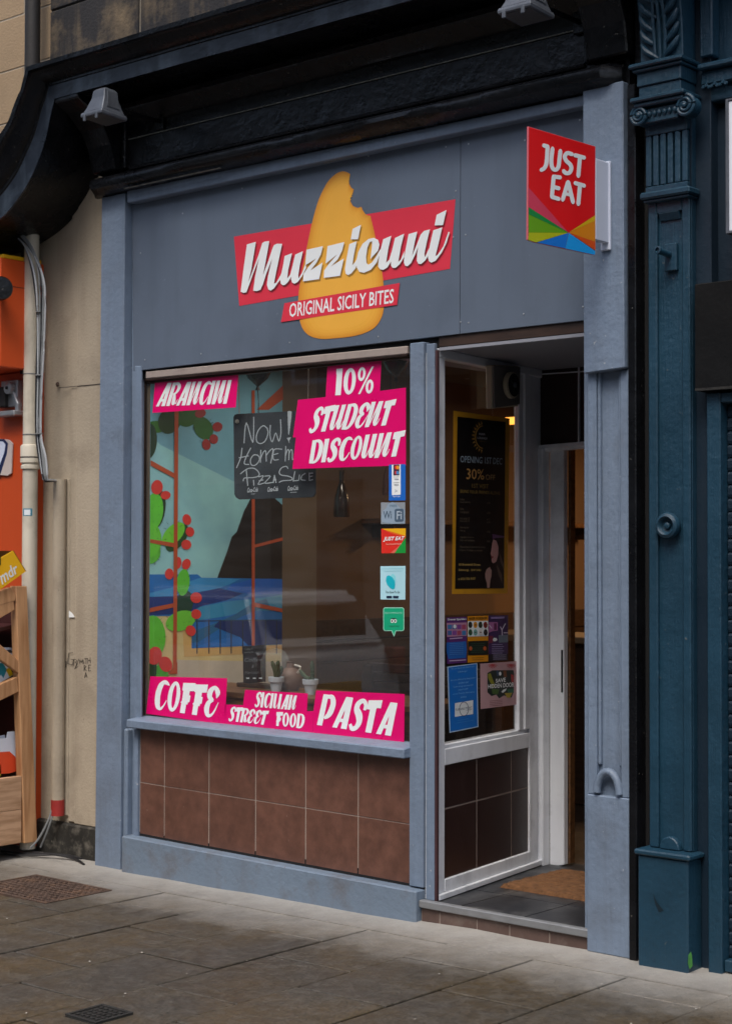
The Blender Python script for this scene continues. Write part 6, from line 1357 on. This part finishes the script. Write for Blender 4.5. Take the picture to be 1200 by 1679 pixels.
# ================================================================== ACROSS THE STREET (seen only as reflections)
tb = thing('opposite_tenement', 'long pale stone tenement across the street, mirrored faintly in the shop window', 'building', (-12, -16.5, 0))
m_opp = mk('opposite_stone', '#b3a893', 1, .9, .12, .6, .3, 10, dirt='#4c443b', da=.5, ds=.5)
m_owin = mk('opposite_window_glass', '#20262c', 1, .1, .1, 2, 0, spec=.8)
B('wall', -44, 22, -17, -16, -.1, 10.5, m_opp, tb, 0); B('cornice', -44.2, 22.2, -16, -15.6, 10.5, 10.9, m_opp, tb, .03); B('string_course', -44, 22, -16, -15.88, 3.7, 3.95, m_opp, tb, .02)
for i in range(24):
    x_ = -42.5 + i * 2.7
    for z_ in (4.7, 7.6):
        w_ = B('window', x_ - .60, x_ + .60, -16, -15.95, z_ - .06, z_ + 1.86, m_white, tb, .01); B('window_glass', x_ - .5, x_ + .5, -15.9495, -15.94, z_ + .04, z_ + 1.76, m_owin, w_, 0)
    if i % 3 != 2:
        w_ = B('shop_window', x_ - 1.1, x_ + 1.1, -16, -15.93, .5, 2.9, m_owin, tb, .02)
def car(cx, cy):
    t = thing('parked_car', 'white hatchback parked at the kerb, mirrored faintly in the shop window', 'car', (cx, cy, -.14)); z0 = -.14
    mp_ = mk('white_car_paint', '#d9dcdf', 1, .25, .01, 1, 0, coat=.6); gl_ = mk('car_glass', '#14181c', 1, .08, 0, 1, 0, spec=.8)
    prof = [(-2.0, .30), (-2.03, .55), (-1.98, .85), (-1.92, .95), (1.0, .95), (1.85, .80), (2.05, .60), (2.05, .30)]
    MB().ext([(cx + a, cy - .86, z0 + b_) for a, b_ in prof], (0, 1.72, 0)).build('body', mp_, t, .07, True, 3)
    mb = MB(); cab = [(-1.90, .93, .80), (-1.62, 1.42, .66), (.35, 1.44, .66), (1.0, .93, .80)]
    mb.v = [(cx + a, cy - w_, z0 + b_) for a, b_, w_ in cab] + [(cx + a, cy + w_, z0 + b_) for a, b_, w_ in cab]; mb.f = [(0, 1, 2, 3), (7, 6, 5, 4), (0, 4, 5, 1), (1, 5, 6, 2), (2, 6, 7, 3), (3, 7, 4, 0)]
    mb.build('cabin', mp_, t, .05, True, 3)
    B('rear_window', cx - 1.84, cx - 1.60, cy - .58, cy + .58, z0 + 1.02, z0 + 1.33, gl_, t, .02)
    for s in (-1, 1):
        MB().ext([(cx - 1.5, cy + s * .735, z0 + 1.0), (cx - 1.36, cy + s * .70, z0 + 1.36), (cx + .3, cy + s * .70, z0 + 1.36), (cx + .75, cy + s * .745, z0 + 1.0)], (0, s * .045, 0)).build('side_window', gl_, t, .005)
        B('tail_light', cx - 2.05, cx - 1.93, cy + s * .78 - .09, cy + s * .78 + .07, z0 + .70, z0 + .93, V('#a01414'), t, .01)
        B('headlight', cx + 1.93, cx + 2.06, cy + s * .68 - .14, cy + s * .68 + .1, z0 + .62, z0 + .76, m_steel, t, .01)
        for a in (-1.25, 1.28):
            w_ = MB().lathe([(.24, -.09), (.31, -.08), (.32, 0), (.31, .08), (.24, .09)], (cx + a, cy + s * .79, z0 + .32), (0, 1, 0), 24).build('wheel', m_cableK, t, 0, True); MB().lathe([(.2, -.1), (.2, .1)], (cx + a, cy + s * .79, z0 + .32), (0, 1, 0), 20).build('rim', m_steel, w_, .01)
    B('number_plate', cx - 2.055, cx - 2.03, cy - .26, cy + .26, z0 + .56, z0 + .67, V('#e0a818'), t, 0)
    t.rotation_euler = (0, 0, math.pi)
car(-6.7, -4.5)
